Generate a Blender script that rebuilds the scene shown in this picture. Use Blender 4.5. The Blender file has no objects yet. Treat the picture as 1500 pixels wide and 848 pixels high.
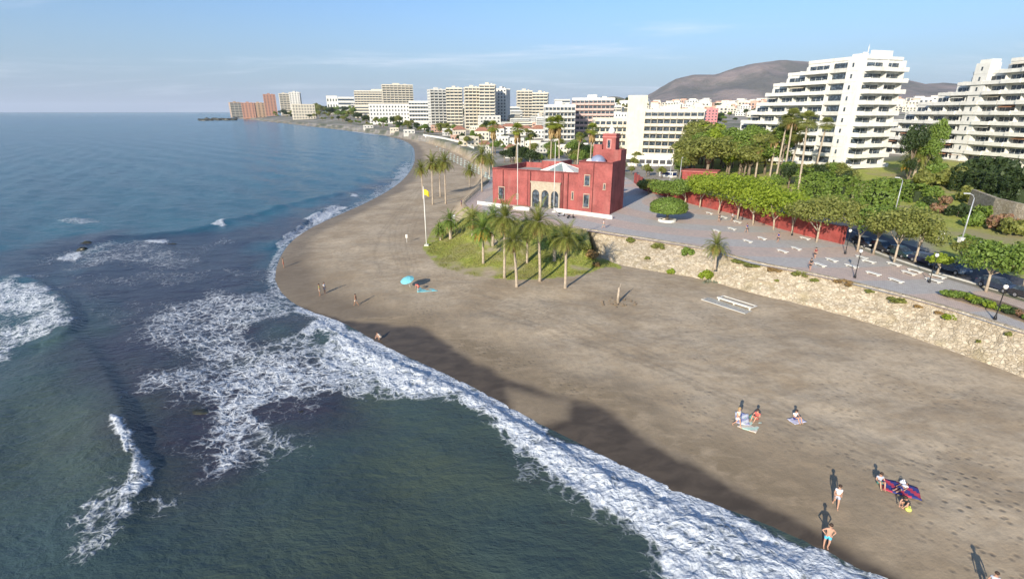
import bpy, math, random
import numpy as np
from mathutils import Vector, geometry
R = math.radians
rng = random.Random(7)
sc = bpy.context.scene
col = sc.collection

# ------------------------------------------------------------------ camera
F = 740.0; CX = 750.0; CY = 424.0; HOR = 164.0; H = 26.0
TH = math.atan((CY - HOR) / F); c_, s_ = math.cos(TH), math.sin(TH)
cam = bpy.data.cameras.new('camera'); co = bpy.data.objects.new('camera', cam); col.objects.link(co)
cam.sensor_width = 36.0; cam.lens = 36.0 * F / 1500.0
cam.clip_start = 0.5; cam.clip_end = 200000
co.location = (0, 0, H); co.rotation_euler = (R(90) - TH, 0, 0)
sc.camera = co

def P(px, py, z=0.0):
    """point where the line of sight through a photo position meets height z"""
    v = CY - py
    dx, dy, dz = px - CX, F * c_ + v * s_, v * c_ - F * s_
    k = (z - H) / dz
    return Vector((dx * k, dy * k, z))

def depth(p):
    return p[1] * c_ - (p[2] - H) * s_

def proj(p):
    zc = depth(p)
    return (CX + F * p[0] / zc, CY - F * ((p[2] - H) * c_ + p[1] * s_) / zc)

def z_at(Y, py):
    """height of a point at distance Y that shows on photo row py"""
    q = (CY - py) / F
    return H + Y * (q * c_ - s_) / (c_ + q * s_)

# ------------------------------------------------------------------ numeric noise
def _h(ix, iy, seed):
    n = (ix.astype(np.int64) * 374761393 + iy.astype(np.int64) * 668265263 + seed * 144665) & 0xffffffff
    n = ((n ^ (n >> 13)) * 1274126177) & 0xffffffff
    return ((n ^ (n >> 16)) & 0xffff) / 65535.0

def vnoise(x, y, seed=0):
    x = np.asarray(x, float); y = np.asarray(y, float)
    ix, iy = np.floor(x), np.floor(y); fx, fy = x - ix, y - iy
    fx = fx * fx * (3 - 2 * fx); fy = fy * fy * (3 - 2 * fy)
    a = _h(ix, iy, seed); b = _h(ix + 1, iy, seed); c = _h(ix, iy + 1, seed); d = _h(ix + 1, iy + 1, seed)
    return (a * (1 - fx) + b * fx) * (1 - fy) + (c * (1 - fx) + d * fx) * fy

def fbm(x, y, oct=4, seed=0):
    s = 0; a = 0.5
    for i in range(oct):
        s = s + a * vnoise(x * 2 ** i, y * 2 ** i, seed + i * 17); a *= 0.5
    return s / (1 - 0.5 ** oct)

def sstep(a, b, x):
    t = np.clip((x - a) / (b - a), 0, 1); return t * t * (3 - 2 * t)

def dist_line(x, y, pts, closed=False):
    n = len(pts)
    if np.size(x) < 3000:
        q = np.array([(p[0], p[1]) for p in pts], float); a = q if closed else q[:-1]; b = np.roll(q, -1, 0) if closed else q[1:]
        e = b - a; L = (e ** 2).sum(1) + 1e-9; xr = np.ravel(x)[:, None]; yr = np.ravel(y)[:, None]
        t = np.clip(((xr - a[:, 0]) * e[:, 0] + (yr - a[:, 1]) * e[:, 1]) / L, 0, 1)
        return np.sqrt(((xr - a[:, 0] - t * e[:, 0]) ** 2 + (yr - a[:, 1] - t * e[:, 1]) ** 2).min(1)).reshape(np.shape(x))
    d = np.full(np.shape(x), 1e12)
    for i in range(n if closed else n - 1):
        ax, ay = pts[i][0], pts[i][1]; bx, by = pts[(i + 1) % n][0], pts[(i + 1) % n][1]
        ex, ey = bx - ax, by - ay; L = ex * ex + ey * ey + 1e-9
        t = np.clip(((x - ax) * ex + (y - ay) * ey) / L, 0, 1)
        d = np.minimum(d, (x - ax - t * ex) ** 2 + (y - ay - t * ey) ** 2)
    return np.sqrt(d)

def inside(x, y, pts):
    n = len(pts)
    if np.size(x) < 3000:
        a = np.array([(p[0], p[1]) for p in pts], float); b = np.roll(a, -1, 0); xr = np.ravel(x)[:, None]; yr = np.ravel(y)[:, None]
        dy = np.where(b[:, 1] == a[:, 1], 1, b[:, 1] - a[:, 1])
        c = ((a[:, 1] > yr) != (b[:, 1] > yr)) & (xr < (b[:, 0] - a[:, 0]) * (yr - a[:, 1]) / dy + a[:, 0])
        return (c.sum(1) % 2 == 1).reshape(np.shape(x))
    r = np.zeros(np.shape(x), bool)
    for i in range(n):
        ax, ay = pts[i][0], pts[i][1]; bx, by = pts[(i + 1) % n][0], pts[(i + 1) % n][1]
        if ay == by: continue
        r ^= ((ay > y) != (by > y)) & (x < (bx - ax) * (y - ay) / (by - ay) + ax)
    return r

def sdist(x, y, pts, nclose=0):
    """signed distance, positive inside; the last nclose corners only close the outline far away"""
    d = dist_line(x, y, pts, True)
    return np.where(inside(x, y, pts), d, -d)

def smooth(pts, k=2):
    for _ in range(k):
        q = [pts[0]]
        for a, b in zip(pts[:-1], pts[1:]):
            q.append((a[0] * .75 + b[0] * .25, a[1] * .75 + b[1] * .25))
            q.append((a[0] * .25 + b[0] * .75, a[1] * .25 + b[1] * .75))
        q.append(pts[-1]); pts = q
    return pts

# ------------------------------------------------------------------ the lie of the land
FAR = [(-1350, 2900), (-1200, 4200), (0, 9000), (-4000, 60000), (60000, 60000), (60000, -400), (560, -400)]
shore_px = [(1293, 850), (1200, 800), (1100, 757), (1000, 722), (900, 676), (850, 650), (780, 615), (700, 570), (640, 542), (560, 506),
            (500, 470), (440, 452), (410, 428), (402, 405), (410, 375), (430, 349), (470, 326), (530, 301), (580, 274), (603, 250), (609, 232),
            (606, 214), (590, 205), (560, 198), (500, 190.5), (430, 182.5), (380, 177), (345, 173.5)]
shore = [P(a, b, 0) for a, b in shore_px]
shore = [(p.x, p.y) for p in shore]
shore = [(500, -228), (120, -26), (62, 4), (50, 10), (40, 15)] + shore
shore = smooth(shore, 2)
SH = shore + FAR
foot_px = [(1500, 552), (1400, 515), (1300, 481), (1200, 452), (1100, 430), (1030, 409), (970, 400), (885, 386)]
top_px = [(1500, 487), (1400, 455), (1330, 435), (1250, 415), (1170, 397), (1100, 384), (1040, 365), (960, 352), (900, 343), (858, 336)]
foot_w = [P(a, b, 1.5) for a, b in foot_px]; top_w = [P(a, b, 5.0) for a, b in top_px]
def ext(pts, L):
    d = (pts[0] - pts[1]).normalized(); return [pts[0] + d * L] + pts
foot_w = ext(foot_w, 160); top_w = ext(top_w, 160)
bankfoot_px = [(850, 398), (820, 402), (760, 405), (700, 399), (650, 386), (628, 362), (640, 338), (668, 300)]
banktop_px = [(845, 333), (800, 328), (720, 316), (688, 304), (679, 297)]
cfoot_px = [(690, 274), (704, 250), (692, 233), (660, 217), (622, 205), (575, 196.5), (500, 188), (430, 180.5), (380, 175.5), (348, 172.5)]
bf = [P(a, b, 1.5) for a, b in bankfoot_px]; bt = [P(a, b, 5.0) for a, b in banktop_px]
cf = [P(a, b, 2.0) for a, b in cfoot_px]
FT = [(p.x, p.y) for p in foot_w + bf + cf] + FAR
ct = [P(a, b - 1, 4.5) for a, b in [(714, 266), (716, 249), (704, 233), (672, 217), (634, 205), (583, 196.5), (505, 188), (433, 180.8), (382, 175.8), (350, 172.8)]]
TP = [(p.x, p.y) for p in top_w + bt + ct] + [(FAR[0][0] + 12, FAR[0][1])] + FAR[1:]
XW = P(885, 386, 1.5).x - 1.5

def G(x, y, full=False):
    x = np.asarray(x, float); y = np.asarray(y, float)
    dS = sdist(x, y, SH); dF = sdist(x, y, FT); dT = sdist(x, y, TP)
    zb = np.where(dS > 0, 1.5 * (1 - np.exp(-np.maximum(dS, 0) * .075)), np.maximum(-3.5, dS * .12))
    t = np.clip(dF / (np.maximum(dF, 0) + np.maximum(-dT, 0) + 1e-6), 0, 1)
    t = np.where(x > XW, np.where(dT > 0.7, 1.0, 0.0), t * t * (3 - 2 * t))
    t = np.where(dF <= 0, 0, t)
    z = zb + (4.97 - zb) * t
    rise = .055 * np.clip(dT - 52, 0, 80) + .02 * np.clip(dT - 132, 0, 1500)
    rise = rise + 34 * np.exp(-((x - 188) / 55) ** 2 - ((y - 1000) / 110) ** 2) * (dT > 0)
    rise = rise + 26 * np.exp(-((x - 700) / 420) ** 2 - ((y - 1500) / 500) ** 2) * (dT > 0)
    z = z + np.where(dT > 0, rise, 0)
    if full: return z, dS, dF, dT
    return z

def gz(x, y):
    return float(G(np.array([x]), np.array([y]))[0])

def hit(px, py, lift=0.0):
    """first place on the ground seen at a photo position"""
    v = CY - py
    d = np.array([px - CX, F * c_ + v * s_, v * c_ - F * s_]); d = d / d[1]
    Y = np.geomspace(20, 9000, 900)
    zz = H + d[2] * Y; g = G(d[0] * Y, Y)
    below = np.nonzero(zz <= g + lift)[0]
    if len(below) == 0:
        Yh = 2500.0
        return Vector((d[0] * Yh, Yh, gz(d[0] * Yh, Yh)))
    i = below[0]; a, b = Y[max(i - 1, 0)], Y[i]
    m = np.linspace(a, b, 60); ok = np.nonzero(H + d[2] * m <= G(d[0] * m, m) + lift)[0]; b = float(m[ok[0]]) if len(ok) else b
    return Vector((d[0] * b, b, gz(d[0] * b, b)))

# ------------------------------------------------------------------ mesh helper
class MB:
    def __init__(self): self.v = []; self.f = []; self.m = []
    def add(self, vs, fs, m=0):
        n = len(self.v); self.v += [tuple(p) for p in vs]
        self.f += [tuple(i + n for i in q) for q in fs]; self.m += [m] * len(fs); return self
    def box(self, x0, x1, y0, y1, z0, z1, m=0):
        return self.add([(x0, y0, z0), (x1, y0, z0), (x1, y1, z0), (x0, y1, z0), (x0, y0, z1), (x1, y0, z1), (x1, y1, z1), (x0, y1, z1)],
                        [(0, 3, 2, 1), (4, 5, 6, 7), (0, 1, 5, 4), (1, 2, 6, 5), (2, 3, 7, 6), (3, 0, 4, 7)], m)
    def tube(self, pts, rad, n=7, m=0, cap=True):
        pts = [Vector(p) for p in pts]; rings = []
        if not hasattr(rad, '__len__'): rad = [rad] * len(pts)
        for i, p in enumerate(pts):
            d = (pts[min(i + 1, len(pts) - 1)] - pts[max(i - 1, 0)])
            if d.length < 1e-9: d = Vector((0, 0, 1))
            d.normalize(); a = d.cross(Vector((0.31, 0.95, 0.02)));
            if a.length < .2: a = d.cross(Vector((1, 0, 0)))
            a.normalize(); b = d.cross(a)
            rings.append([p + (a * math.cos(2 * math.pi * k / n) + b * math.sin(2 * math.pi * k / n)) * rad[i] for k in range(n)])
        vs = [v for r in rings for v in r]; fs = []
        for i in range(len(pts) - 1):
            for k in range(n):
                fs.append((i * n + k, i * n + (k + 1) % n, (i + 1) * n + (k + 1) % n, (i + 1) * n + k))
        if cap: fs += [tuple(reversed(range(n))), tuple((len(pts) - 1) * n + k for k in range(n))]
        return self.add(vs, fs, m)
    def lathe(self, prof, n=16, ctr=(0, 0, 0), m=0):
        vs = []; fs = []
        for r, z in prof:
            for k in range(n):
                a = 2 * math.pi * k / n; vs.append((ctr[0] + r * math.cos(a), ctr[1] + r * math.sin(a), ctr[2] + z))
        for i in range(len(prof) - 1):
            for k in range(n): fs.append((i * n + k, i * n + (k + 1) % n, (i + 1) * n + (k + 1) % n, (i + 1) * n + k))
        fs.append(tuple(reversed(range(n)))); fs.append(tuple((len(prof) - 1) * n + k for k in range(n)))
        return self.add(vs, fs, m)
    def prism(self, poly, z0, z1, m=0):
        n = len(poly)
        return self.add([(p[0], p[1], z0) for p in poly] + [(p[0], p[1], z1) for p in poly],
                        [tuple(reversed(range(n))), tuple(range(n, 2 * n))] + [(i, (i + 1) % n, n + (i + 1) % n, n + i) for i in range(n)], m)
    def mesh(self, name, mats, smooth=False):
        me = bpy.data.meshes.new(name); me.from_pydata(self.v, [], self.f)
        if not isinstance(mats, (list, tuple)): mats = [mats]
        for mm in mats: me.materials.append(mm)
        if len(mats) > 1: me.polygons.foreach_set('material_index', self.m)
        if smooth: me.polygons.foreach_set('use_smooth', [True] * len(me.polygons))
        me.validate(); me.update(); return me
    def build(self, name, mats, parent=None, smooth=False):
        return link(name, self.mesh(name, mats, smooth), parent)

def link(name, me, parent=None):
    o = bpy.data.objects.new(name, me); col.objects.link(o)
    if parent is not None: o.parent = parent
    return o

def tag(o, label=None, cat=None, group=None, kind=None):
    if label: o['label'] = label
    if cat: o['category'] = cat
    if group: o['group'] = group
    if kind: o['kind'] = kind
    return o

def thing(name, label, cat, loc=(0, 0, 0), rz=0.0, group=None):
    o = bpy.data.objects.new(name, None); col.objects.link(o); o.empty_display_size = .3
    o.location = loc; o.rotation_euler = (0, 0, rz)
    return tag(o, label, cat, group)

def kids(o): return [c for c in bpy.data.objects if c.parent is o]

def copy_tree(o, parent=None):
    c = o.copy(); col.objects.link(c); c.parent = parent
    for ch in o.children: copy_tree(ch, c)
    return c

# ------------------------------------------------------------------ materials
class NT:
    def __init__(self, name):
        self.mat = bpy.data.materials.new(name); self.mat.use_nodes = True
        self.t = self.mat.node_tree; self.n = self.t.nodes; self.l = self.t.links
        self.bsdf = self.n['Principled BSDF']; self.out = self.n['Material Output']
    def node(self, t, **kw):
        n = self.n.new(t)
        for k, v in kw.items():
            if k.startswith('i_'):
                n.inputs[k[2:].replace('_', ' ')].default_value = v
            else: setattr(n, k, v)
        return n
    def L(self, a, b): self.l.new(a, b)
    def coord(self, scale=(1, 1, 1), rot=(0, 0, 0), kind='Object'):
        tc = self.node('ShaderNodeTexCoord'); mp = self.node('ShaderNodeMapping')
        mp.inputs['Scale'].default_value = scale; mp.inputs['Rotation'].default_value = rot
        self.L(tc.outputs[kind], mp.inputs['Vector']); return mp.outputs[0]
    def noise(self, vec, scale, detail=4, rough=.55, dist=0.0):
        n = self.node('ShaderNodeTexNoise'); n.inputs['Scale'].default_value = scale; n.inputs['Detail'].default_value = detail
        n.inputs['Roughness'].default_value = rough; n.inputs['Distortion'].default_value = dist
        if vec is not None: self.L(vec, n.inputs['Vector'])
        return n.outputs['Fac']
    def math(self, op, a, b=None, clamp=False, c=None):
        n = self.node('ShaderNodeMath', operation=op, use_clamp=clamp)
        for i, v in enumerate((a, b, c)):
            if v is None: continue
            if isinstance(v, (int, float)): n.inputs[i].default_value = v
            else: self.L(v, n.inputs[i])
        return n.outputs[0]
    def ss(self, x, a, b):
        n = self.node('ShaderNodeMapRange', interpolation_type='SMOOTHSTEP'); self.L(x, n.inputs['Value'])
        n.inputs['From Min'].default_value = a; n.inputs['From Max'].default_value = b; return n.outputs[0]
    def mix(self, f, a, b):
        n = self.node('ShaderNodeMix', data_type='RGBA')
        for i, v in ((0, f), (6, a), (7, b)):
            if isinstance(v, (int, float)): n.inputs[i].default_value = v
            elif isinstance(v, tuple): n.inputs[i].default_value = (*v, 1) if len(v) == 3 else v
            else: self.L(v, n.inputs[i])
        return n.outputs[2]
    def attr(self, name):
        n = self.node('ShaderNodeAttribute', attribute_name=name); return n.outputs['Fac']
    def bump(self, h, strength=.3, dist=.1, prev=None):
        b = self.node('ShaderNodeBump'); b.inputs['Strength'].default_value = strength; b.inputs['Distance'].default_value = dist
        self.L(h, b.inputs['Height'])
        if prev is not None: self.L(prev, b.inputs['Normal'])
        return b.outputs[0]

def simple(name, color, rough=.8, var=.12, scale=1.5, bump=0.0, bscale=8, metal=0.0, spec=.4, dirt=None):
    m = NT(name); v = m.coord()
    n1 = m.noise(v, scale, 5); n2 = m.noise(v, scale * 7, 3)
    s = m.math('ADD', m.math('MULTIPLY', n1, .65), m.math('MULTIPLY', n2, .35))
    lo = tuple(max(0, x * (1 - var * 1.6)) for x in color); hi = tuple(min(1, x * (1 + var * 1.3)) for x in color)
    cc = m.mix(m.ss(s, .3, .7), lo, hi)
    if dirt:
        cc = m.mix(m.math('MULTIPLY', m.ss(m.noise(m.coord((1, 1, .15)), .7, 5), .5, .75), .45), cc, dirt)
    m.L(cc, m.bsdf.inputs['Base Color'])
    m.bsdf.inputs['Roughness'].default_value = rough; m.bsdf.inputs['Metallic'].default_value = metal
    m.bsdf.inputs['Specular IOR Level'].default_value = spec
    if bump: m.L(m.bump(m.noise(v, bscale, 4), bump, .05), m.bsdf.inputs['Normal'])
    return m.mat

def leafmat(name, a, b, trans=.25):
    m = NT(name); g = m.node('ShaderNodeNewGeometry')
    v = m.coord(kind='Object'); n = m.noise(v, .8, 3)
    f = m.math('ADD', m.math('MULTIPLY', g.outputs['Random Per Island'], .65), m.math('MULTIPLY', n, .35))
    m.L(m.mix(f, a, b), m.bsdf.inputs['Base Color'])
    m.bsdf.inputs['Roughness'].default_value = .55; m.bsdf.inputs['Specular IOR Level'].default_value = .3
    tr = m.node('ShaderNodeBsdfTranslucent'); m.L(m.mix(f, tuple(x * 1.2 for x in a), tuple(x * 1.3 for x in b)), tr.inputs['Color'])
    mx = m.node('ShaderNodeMixShader'); mx.inputs[0].default_value = trans
    m.L(m.bsdf.outputs[0], mx.inputs[1]); m.L(tr.outputs[0], mx.inputs[2]); m.L(mx.outputs[0], m.out.inputs['Surface'])
    return m.mat

def glassmat(name, color=(.03, .04, .05)):
    m = NT(name); n = m.noise(m.coord(), 1.2, 2)
    m.L(m.mix(m.ss(n, .45, .6), color, tuple(x * 2.6 + .02 for x in color)), m.bsdf.inputs['Base Color'])
    m.bsdf.inputs['Roughness'].default_value = .12; m.bsdf.inputs['Specular IOR Level'].default_value = .7
    return m.mat

# ------------------------------------------------------------------ light and sky
SUN_AZ, SUN_EL = R(29), R(21.5)      # direction the shadows run, height of the sun
w = bpy.data.worlds.new('World'); sc.world = w; w.use_nodes = True
wt = w.node_tree; wn = wt.nodes; bg = wn['Background']
sky = wn.new('ShaderNodeTexSky'); sky.sky_type = 'NISHITA'; sky.sun_disc = False
sky.sun_elevation = SUN_EL; sky.sun_rotation = SUN_AZ + math.pi
sky.air_density = 1.15; sky.dust_density = 0.6; sky.ozone_density = 2.0; sky.altitude = 30
# thin cirrus
tc = wn.new('ShaderNodeTexCoord'); sx = wn.new('ShaderNodeSeparateXYZ'); wt.links.new(tc.outputs['Generated'], sx.inputs[0])
def wm(op, a, b=None, clamp=False):
    n = wn.new('ShaderNodeMath'); n.operation = op; n.use_clamp = clamp
    for i, v in enumerate((a, b)):
        if v is None: continue
        if isinstance(v, (int, float)): n.inputs[i].default_value = v
        else: wt.links.new(v, n.inputs[i])
    return n.outputs[0]
zz = wm('ADD', wm('MAXIMUM', sx.outputs[2], 0.0), .09)
cx_ = wn.new('ShaderNodeCombineXYZ'); wt.links.new(wm('DIVIDE', sx.outputs[0], zz), cx_.inputs[0]); wt.links.new(wm('DIVIDE', sx.outputs[1], zz), cx_.inputs[1])
mp = wn.new('ShaderNodeMapping'); wt.links.new(cx_.outputs[0], mp.inputs[0]); mp.inputs['Scale'].default_value = (.34, .8, 1); mp.inputs['Rotation'].default_value = (0, 0, R(-22)); mp.inputs['Location'].default_value = (1.9, .35, 0)
nz = wn.new('ShaderNodeTexNoise'); nz.inputs['Scale'].default_value = 1.0; nz.inputs['Detail'].default_value = 7; nz.inputs['Roughness'].default_value = .62; nz.inputs['Distortion'].default_value = .6
wt.links.new(mp.outputs[0], nz.inputs['Vector'])
mr = wn.new('ShaderNodeMapRange'); mr.interpolation_type = 'SMOOTHSTEP'; wt.links.new(nz.outputs['Fac'], mr.inputs['Value'])
mr.inputs['From Min'].default_value = .5; mr.inputs['From Max'].default_value = .82; mr.inputs['To Max'].default_value = .75
CLOUD = mr
mx = wn.new('ShaderNodeMix'); mx.data_type = 'RGBA'; wt.links.new(mr.outputs[0], mx.inputs[0]); wt.links.new(sky.outputs[0], mx.inputs[6])
mx.inputs[7].default_value = (6.0, 6.4, 7.2, 1)
# pale blue-grey air low over the horizon
hz = wn.new('ShaderNodeMapRange'); hz.interpolation_type = 'SMOOTHSTEP'; wt.links.new(sx.outputs[2], hz.inputs['Value']); hz.inputs['From Min'].default_value = .24; hz.inputs['From Max'].default_value = -.04; hz.inputs['To Max'].default_value = .92
mh = wn.new('ShaderNodeMix'); mh.data_type = 'RGBA'; wt.links.new(hz.outputs[0], mh.inputs[0]); wt.links.new(sky.outputs[0], mh.inputs[6]); mh.inputs[7].default_value = (2.2, 2.9, 3.9, 1)
tn = wn.new('ShaderNodeMix'); tn.data_type = 'RGBA'; tn.blend_type = 'MULTIPLY'; tn.inputs[0].default_value = 1; tn.inputs[7].default_value = (.6, .8, 1.1, 1)
wt.links.new(sky.outputs[0], tn.inputs[6]); wt.links.new(tn.outputs[2], mh.inputs[6])
wt.links.new(mh.outputs[2], mx.inputs[6])
wt.links.new(mx.outputs[2], bg.inputs['Color']); bg.inputs['Strength'].default_value = .115

sl = bpy.data.lights.new('sun', 'SUN'); so = bpy.data.objects.new('sun', sl); col.objects.link(so)
sl.energy = 4.9; sl.angle = R(.5); sl.color = (1.0, .91, .77)
sd = Vector((math.sin(SUN_AZ) * math.cos(SUN_EL), math.cos(SUN_AZ) * math.cos(SUN_EL), -math.sin(SUN_EL)))
so.rotation_euler = sd.to_track_quat('-Z', 'Y').to_euler()
sc.view_settings.view_transform = 'Standard'; sc.view_settings.look = 'None'; sc.view_settings.gamma = 1; sc.view_settings.exposure = .5
sc.cycles.use_adaptive_sampling = True; sc.cycles.adaptive_threshold = .02; sc.cycles.max_bounces = 6; sc.cycles.transparent_max_bounces = 6
# ------------------------------------------------------------------ ground sheet
def polar_grid(ncol, rows_px, az=58):
    A = np.radians(np.linspace(-az, az, ncol)); 
    r = []
    for py in rows_px:
        v = CY - py; dep = math.atan2(F * s_ - v * c_, F * c_ + v * s_); r.append(H / math.tan(dep))
    r = np.array(r); X = np.outer(r, np.sin(A)); Y = np.outer(r, np.cos(A)); return X, Y
def sheet(name, X, Y, Z, mat, attrs):
    nr, nc = X.shape
    me = bpy.data.meshes.new(name)
    co_ = np.stack([X.ravel(), Y.ravel(), Z.ravel()], 1)
    idx = np.arange(nr * nc).reshape(nr, nc)
    q = np.stack([idx[:-1, :-1], idx[:-1, 1:], idx[1:, 1:], idx[1:, :-1]], -1).reshape(-1, 4)
    me.vertices.add(len(co_)); me.vertices.foreach_set('co', co_.ravel())
    me.loops.add(q.size); me.loops.foreach_set('vertex_index', q.ravel().astype(np.int32))
    me.polygons.add(len(q)); me.polygons.foreach_set('loop_start', np.arange(0, q.size, 4, dtype=np.int32))
    me.polygons.foreach_set('use_smooth', np.ones(len(q), bool))
    me.update(calc_edges=True)
    for k, a in attrs.items():
        at = me.attributes.new(k, 'FLOAT', 'POINT'); at.data.foreach_set('value', np.asarray(a, np.float32).ravel())
    me.materials.append(mat); return link(name, me)

def rows(step):
    r = list(np.arange(1500, 900, -12)) + list(np.arange(900, 230, -step)) + list(np.arange(230, 176, -step * .5)) + list(np.arange(176, 165.5, -.35)) + [165.2, 164.8, 164.5, 164.35]
    return r
X, Y = polar_grid(760, rows(2.0), 62)
Z, dS, dF, dT = G(X, Y, True)
def pxpoly(pp, z): return [(P(a, b, z).x, P(a, b, z).y) for a, b in pp]
# darker, damp sand
wet_px = [(396, 400), (412, 432), (445, 446), (500, 462), (560, 474), (625, 479), (650, 500), (690, 523), (760, 560), (830, 580), (895, 600), (950, 640), (1040, 690),
          (1140, 738), (1230, 783), (1345, 850), (1400, 900), (1250, 900), (1100, 800), (900, 720), (700, 640), (500, 520), (400, 450)]
wp = smooth(pxpoly(wet_px, .4), 2)
sw = sdist(X, Y, wp)
wet = sstep(-.7, .9, sw + (fbm(X * .5, Y * .5, 3, 5) - .5) * 1.0)
damp = sstep(5, .5, dS - fbm(X * .08, Y * .08, 3, 9) * 5) * (Y > 62)
light = sdist(X, Y, pxpoly([(745, 568), (800, 582), (835, 588), (830, 612), (790, 618), (750, 600)], .3))
wet = wet * (1 - .75 * sstep(-.8, 1.0, light))
wet = np.maximum(wet, damp * .55)
low = sstep(-13, 1, sw + (fbm(X * .12, Y * .12, 3, 31) - .5) * 9) * (1 - wet)
# vehicle and foot tracks
def track(pp, w_): return sstep(w_, w_ * .3, dist_line(X, Y, pxpoly(pp, 1.2)))
trk = np.zeros_like(X)
for off in (0, 7):
    trk = np.maximum(trk, track([(690, 440 + off), (780, 470 + off), (870, 498 + off), (980, 538 + off), (1080, 580 + off), (1200, 625 + off), (1330, 672 + off), (1500, 735 + off), (1600, 775 + off)], .32) * .8)
    trk = np.maximum(trk, .7 * track([(660, 420 + off), (800, 455 + off), (960, 515 + off), (1120, 575 + off * 1.2), (1260, 640 + off * 1.3), (1500, 722 + off * 1.5)], .3))
    trk = np.maximum(trk, .6 * track([(560, 400), (548, 370 + off), (556, 340 + off), (580, 310 + off), (604, 285 + off)], .3))
for k in range(5):
    trk = np.maximum(trk, .6 * track([(585 + k * 7, 395), (570 + k * 8, 360), (572 + k * 9, 330), (590 + k * 8, 300), (612 + k * 5, 270)], .22))
bank_in = (dF > -1.2) & (dT < .4) & (X <= XW + 4) & (Y < 118) & (Y > 60)
grass = np.where(bank_in, sstep(.3, .5, fbm(X * .25, Y * .25, 4, 3) + .12), 0.0)
garden = sstep(-2, 2, sdist(X, Y, pxpoly([(1240, 300), (1330, 330), (1400, 372), (1500, 405), (1700, 470), (1800, 400), (1500, 252), (1300, 252), (1150, 243), (1010, 235), (1010, 262), (1100, 280), (1200, 300)], 6)))
grass = np.maximum(grass, garden * .95)
up = sstep(-.5, .5, dT)
town = sstep(60, 110, dT) * (1 - garden)
feet = sstep(-5, 3, sdist(X, Y, pxpoly([(1340, 690), (1400, 660), (1500, 690), (1500, 850), (1440, 848), (1380, 770)], 1)))

m = NT('ground')
v = m.coord()
n1 = m.noise(v, .12, 6, .6); n2 = m.noise(v, 1.6, 5, .65); n3 = m.noise(v, 9, 3, .7)
mps = m.coord((.5, 1, 1), (0, 0, R(-27))); nr_ = m.noise(mps, .9, 5, .6, .5)
sand = m.mix(m.ss(m.math('ADD', m.math('MULTIPLY', n1, .6), m.math('MULTIPLY', nr_, .4)), .36, .64), (.345, .262, .168), (.49, .395, .275))
sand = m.mix(m.math('MULTIPLY', m.ss(n2, .42, .68), .35), sand, (.22, .18, .13))
sand = m.mix(m.math('MULTIPLY', m.attr('low'), m.ss(nr_, .2, .6)), sand, (.215, .165, .105))
vo = m.node('ShaderNodeTexVoronoi'); vo.inputs['Scale'].default_value = 1.6; m.L(v, vo.inputs['Vector'])
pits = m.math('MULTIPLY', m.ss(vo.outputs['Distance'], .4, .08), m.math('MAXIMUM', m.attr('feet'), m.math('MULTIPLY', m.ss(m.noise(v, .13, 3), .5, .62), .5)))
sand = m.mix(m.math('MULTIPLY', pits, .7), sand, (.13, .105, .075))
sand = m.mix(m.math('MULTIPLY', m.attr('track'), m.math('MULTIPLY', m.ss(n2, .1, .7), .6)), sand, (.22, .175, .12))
wetc = m.mix(m.ss(nr_, .3, .7), (.06, .046, .032), (.1, .077, .054))
sand = m.mix(m.attr('wet'), sand, wetc)
gr = m.mix(m.ss(n2, .3, .7), (.2, .25, .03), (.42, .42, .09))
gr = m.mix(m.math('MULTIPLY', m.ss(n1, .45, .65), .75), gr, (.34, .27, .16))
urban = m.mix(m.ss(n1, .35, .65), (.26, .23, .19), (.4, .36, .3))
urban = m.mix(m.math('MULTIPLY', m.ss(m.noise(v, .03, 5), .45, .6), .8), urban, (.09, .11, .05))
cc = m.mix(m.attr('town'), m.mix(m.attr('up'), sand, urban), urban)
cc = m.mix(m.attr('grass'), cc, gr)
m.L(cc, m.bsdf.inputs['Base Color'])
rg = m.node('ShaderNodeMapRange'); m.L(m.attr('wet'), rg.inputs['Value']); rg.inputs['To Min'].default_value = .95; rg.inputs['To Max'].default_value = .48
m.L(rg.outputs[0], m.bsdf.inputs['Roughness']); m.bsdf.inputs['Specular IOR Level'].default_value = .3
hgt = m.math('ADD', m.math('MULTIPLY', n3, .35), m.math('ADD', n2, m.math('MULTIPLY', pits, -.8)))
hgt = m.math('SUBTRACT', hgt, m.math('MULTIPLY', m.attr('track'), .2))
hgt = m.math('MULTIPLY', hgt, m.math('SUBTRACT', 1, m.math('MULTIPLY', m.attr('wet'), .8)))
m.L(m.bump(hgt, .55, .11), m.bsdf.inputs['Normal'])
Zr = Z + sstep(3, 10, dS) * sstep(-.5, -5, dF) * ((fbm(X * .3, Y * .3, 4, 8) - .5) * .3 + (fbm(X * .06, Y * .12, 3, 18) - .5) * .5)
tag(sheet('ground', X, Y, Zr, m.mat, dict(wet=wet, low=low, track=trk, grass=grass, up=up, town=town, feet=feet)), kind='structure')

# ------------------------------------------------------------------ sea
X, Y = polar_grid(1150, rows(1.25), 62)
dS = sdist(X, Y, SH)
PXp = CX + F * X / (Y * c_ + H * s_); PYp = CY - F * (-H * c_ + Y * s_) / (Y * c_ + H * s_)
def reg(pp, st, fe):
    """foam patch outlined on the water, fe = softness in metres at its own distance"""
    q = smooth(pxpoly(pp, 0) + [pxpoly(pp, 0)[0]], 2)
    a_ = min(5.0, fe * 2.2) + (.5 if fe > .2 else .2)
    ddx = (fbm(X * .22 + 9, Y * .22, 4, 201) - .5) * a_ * 2; return st * sstep(-fe, fe, sdist(X, Y, q) + ddx)
foam = np.zeros_like(X)
def F_(pp, st, fe):
    global foam; foam = np.maximum(foam, reg(pp, st, fe))
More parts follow.
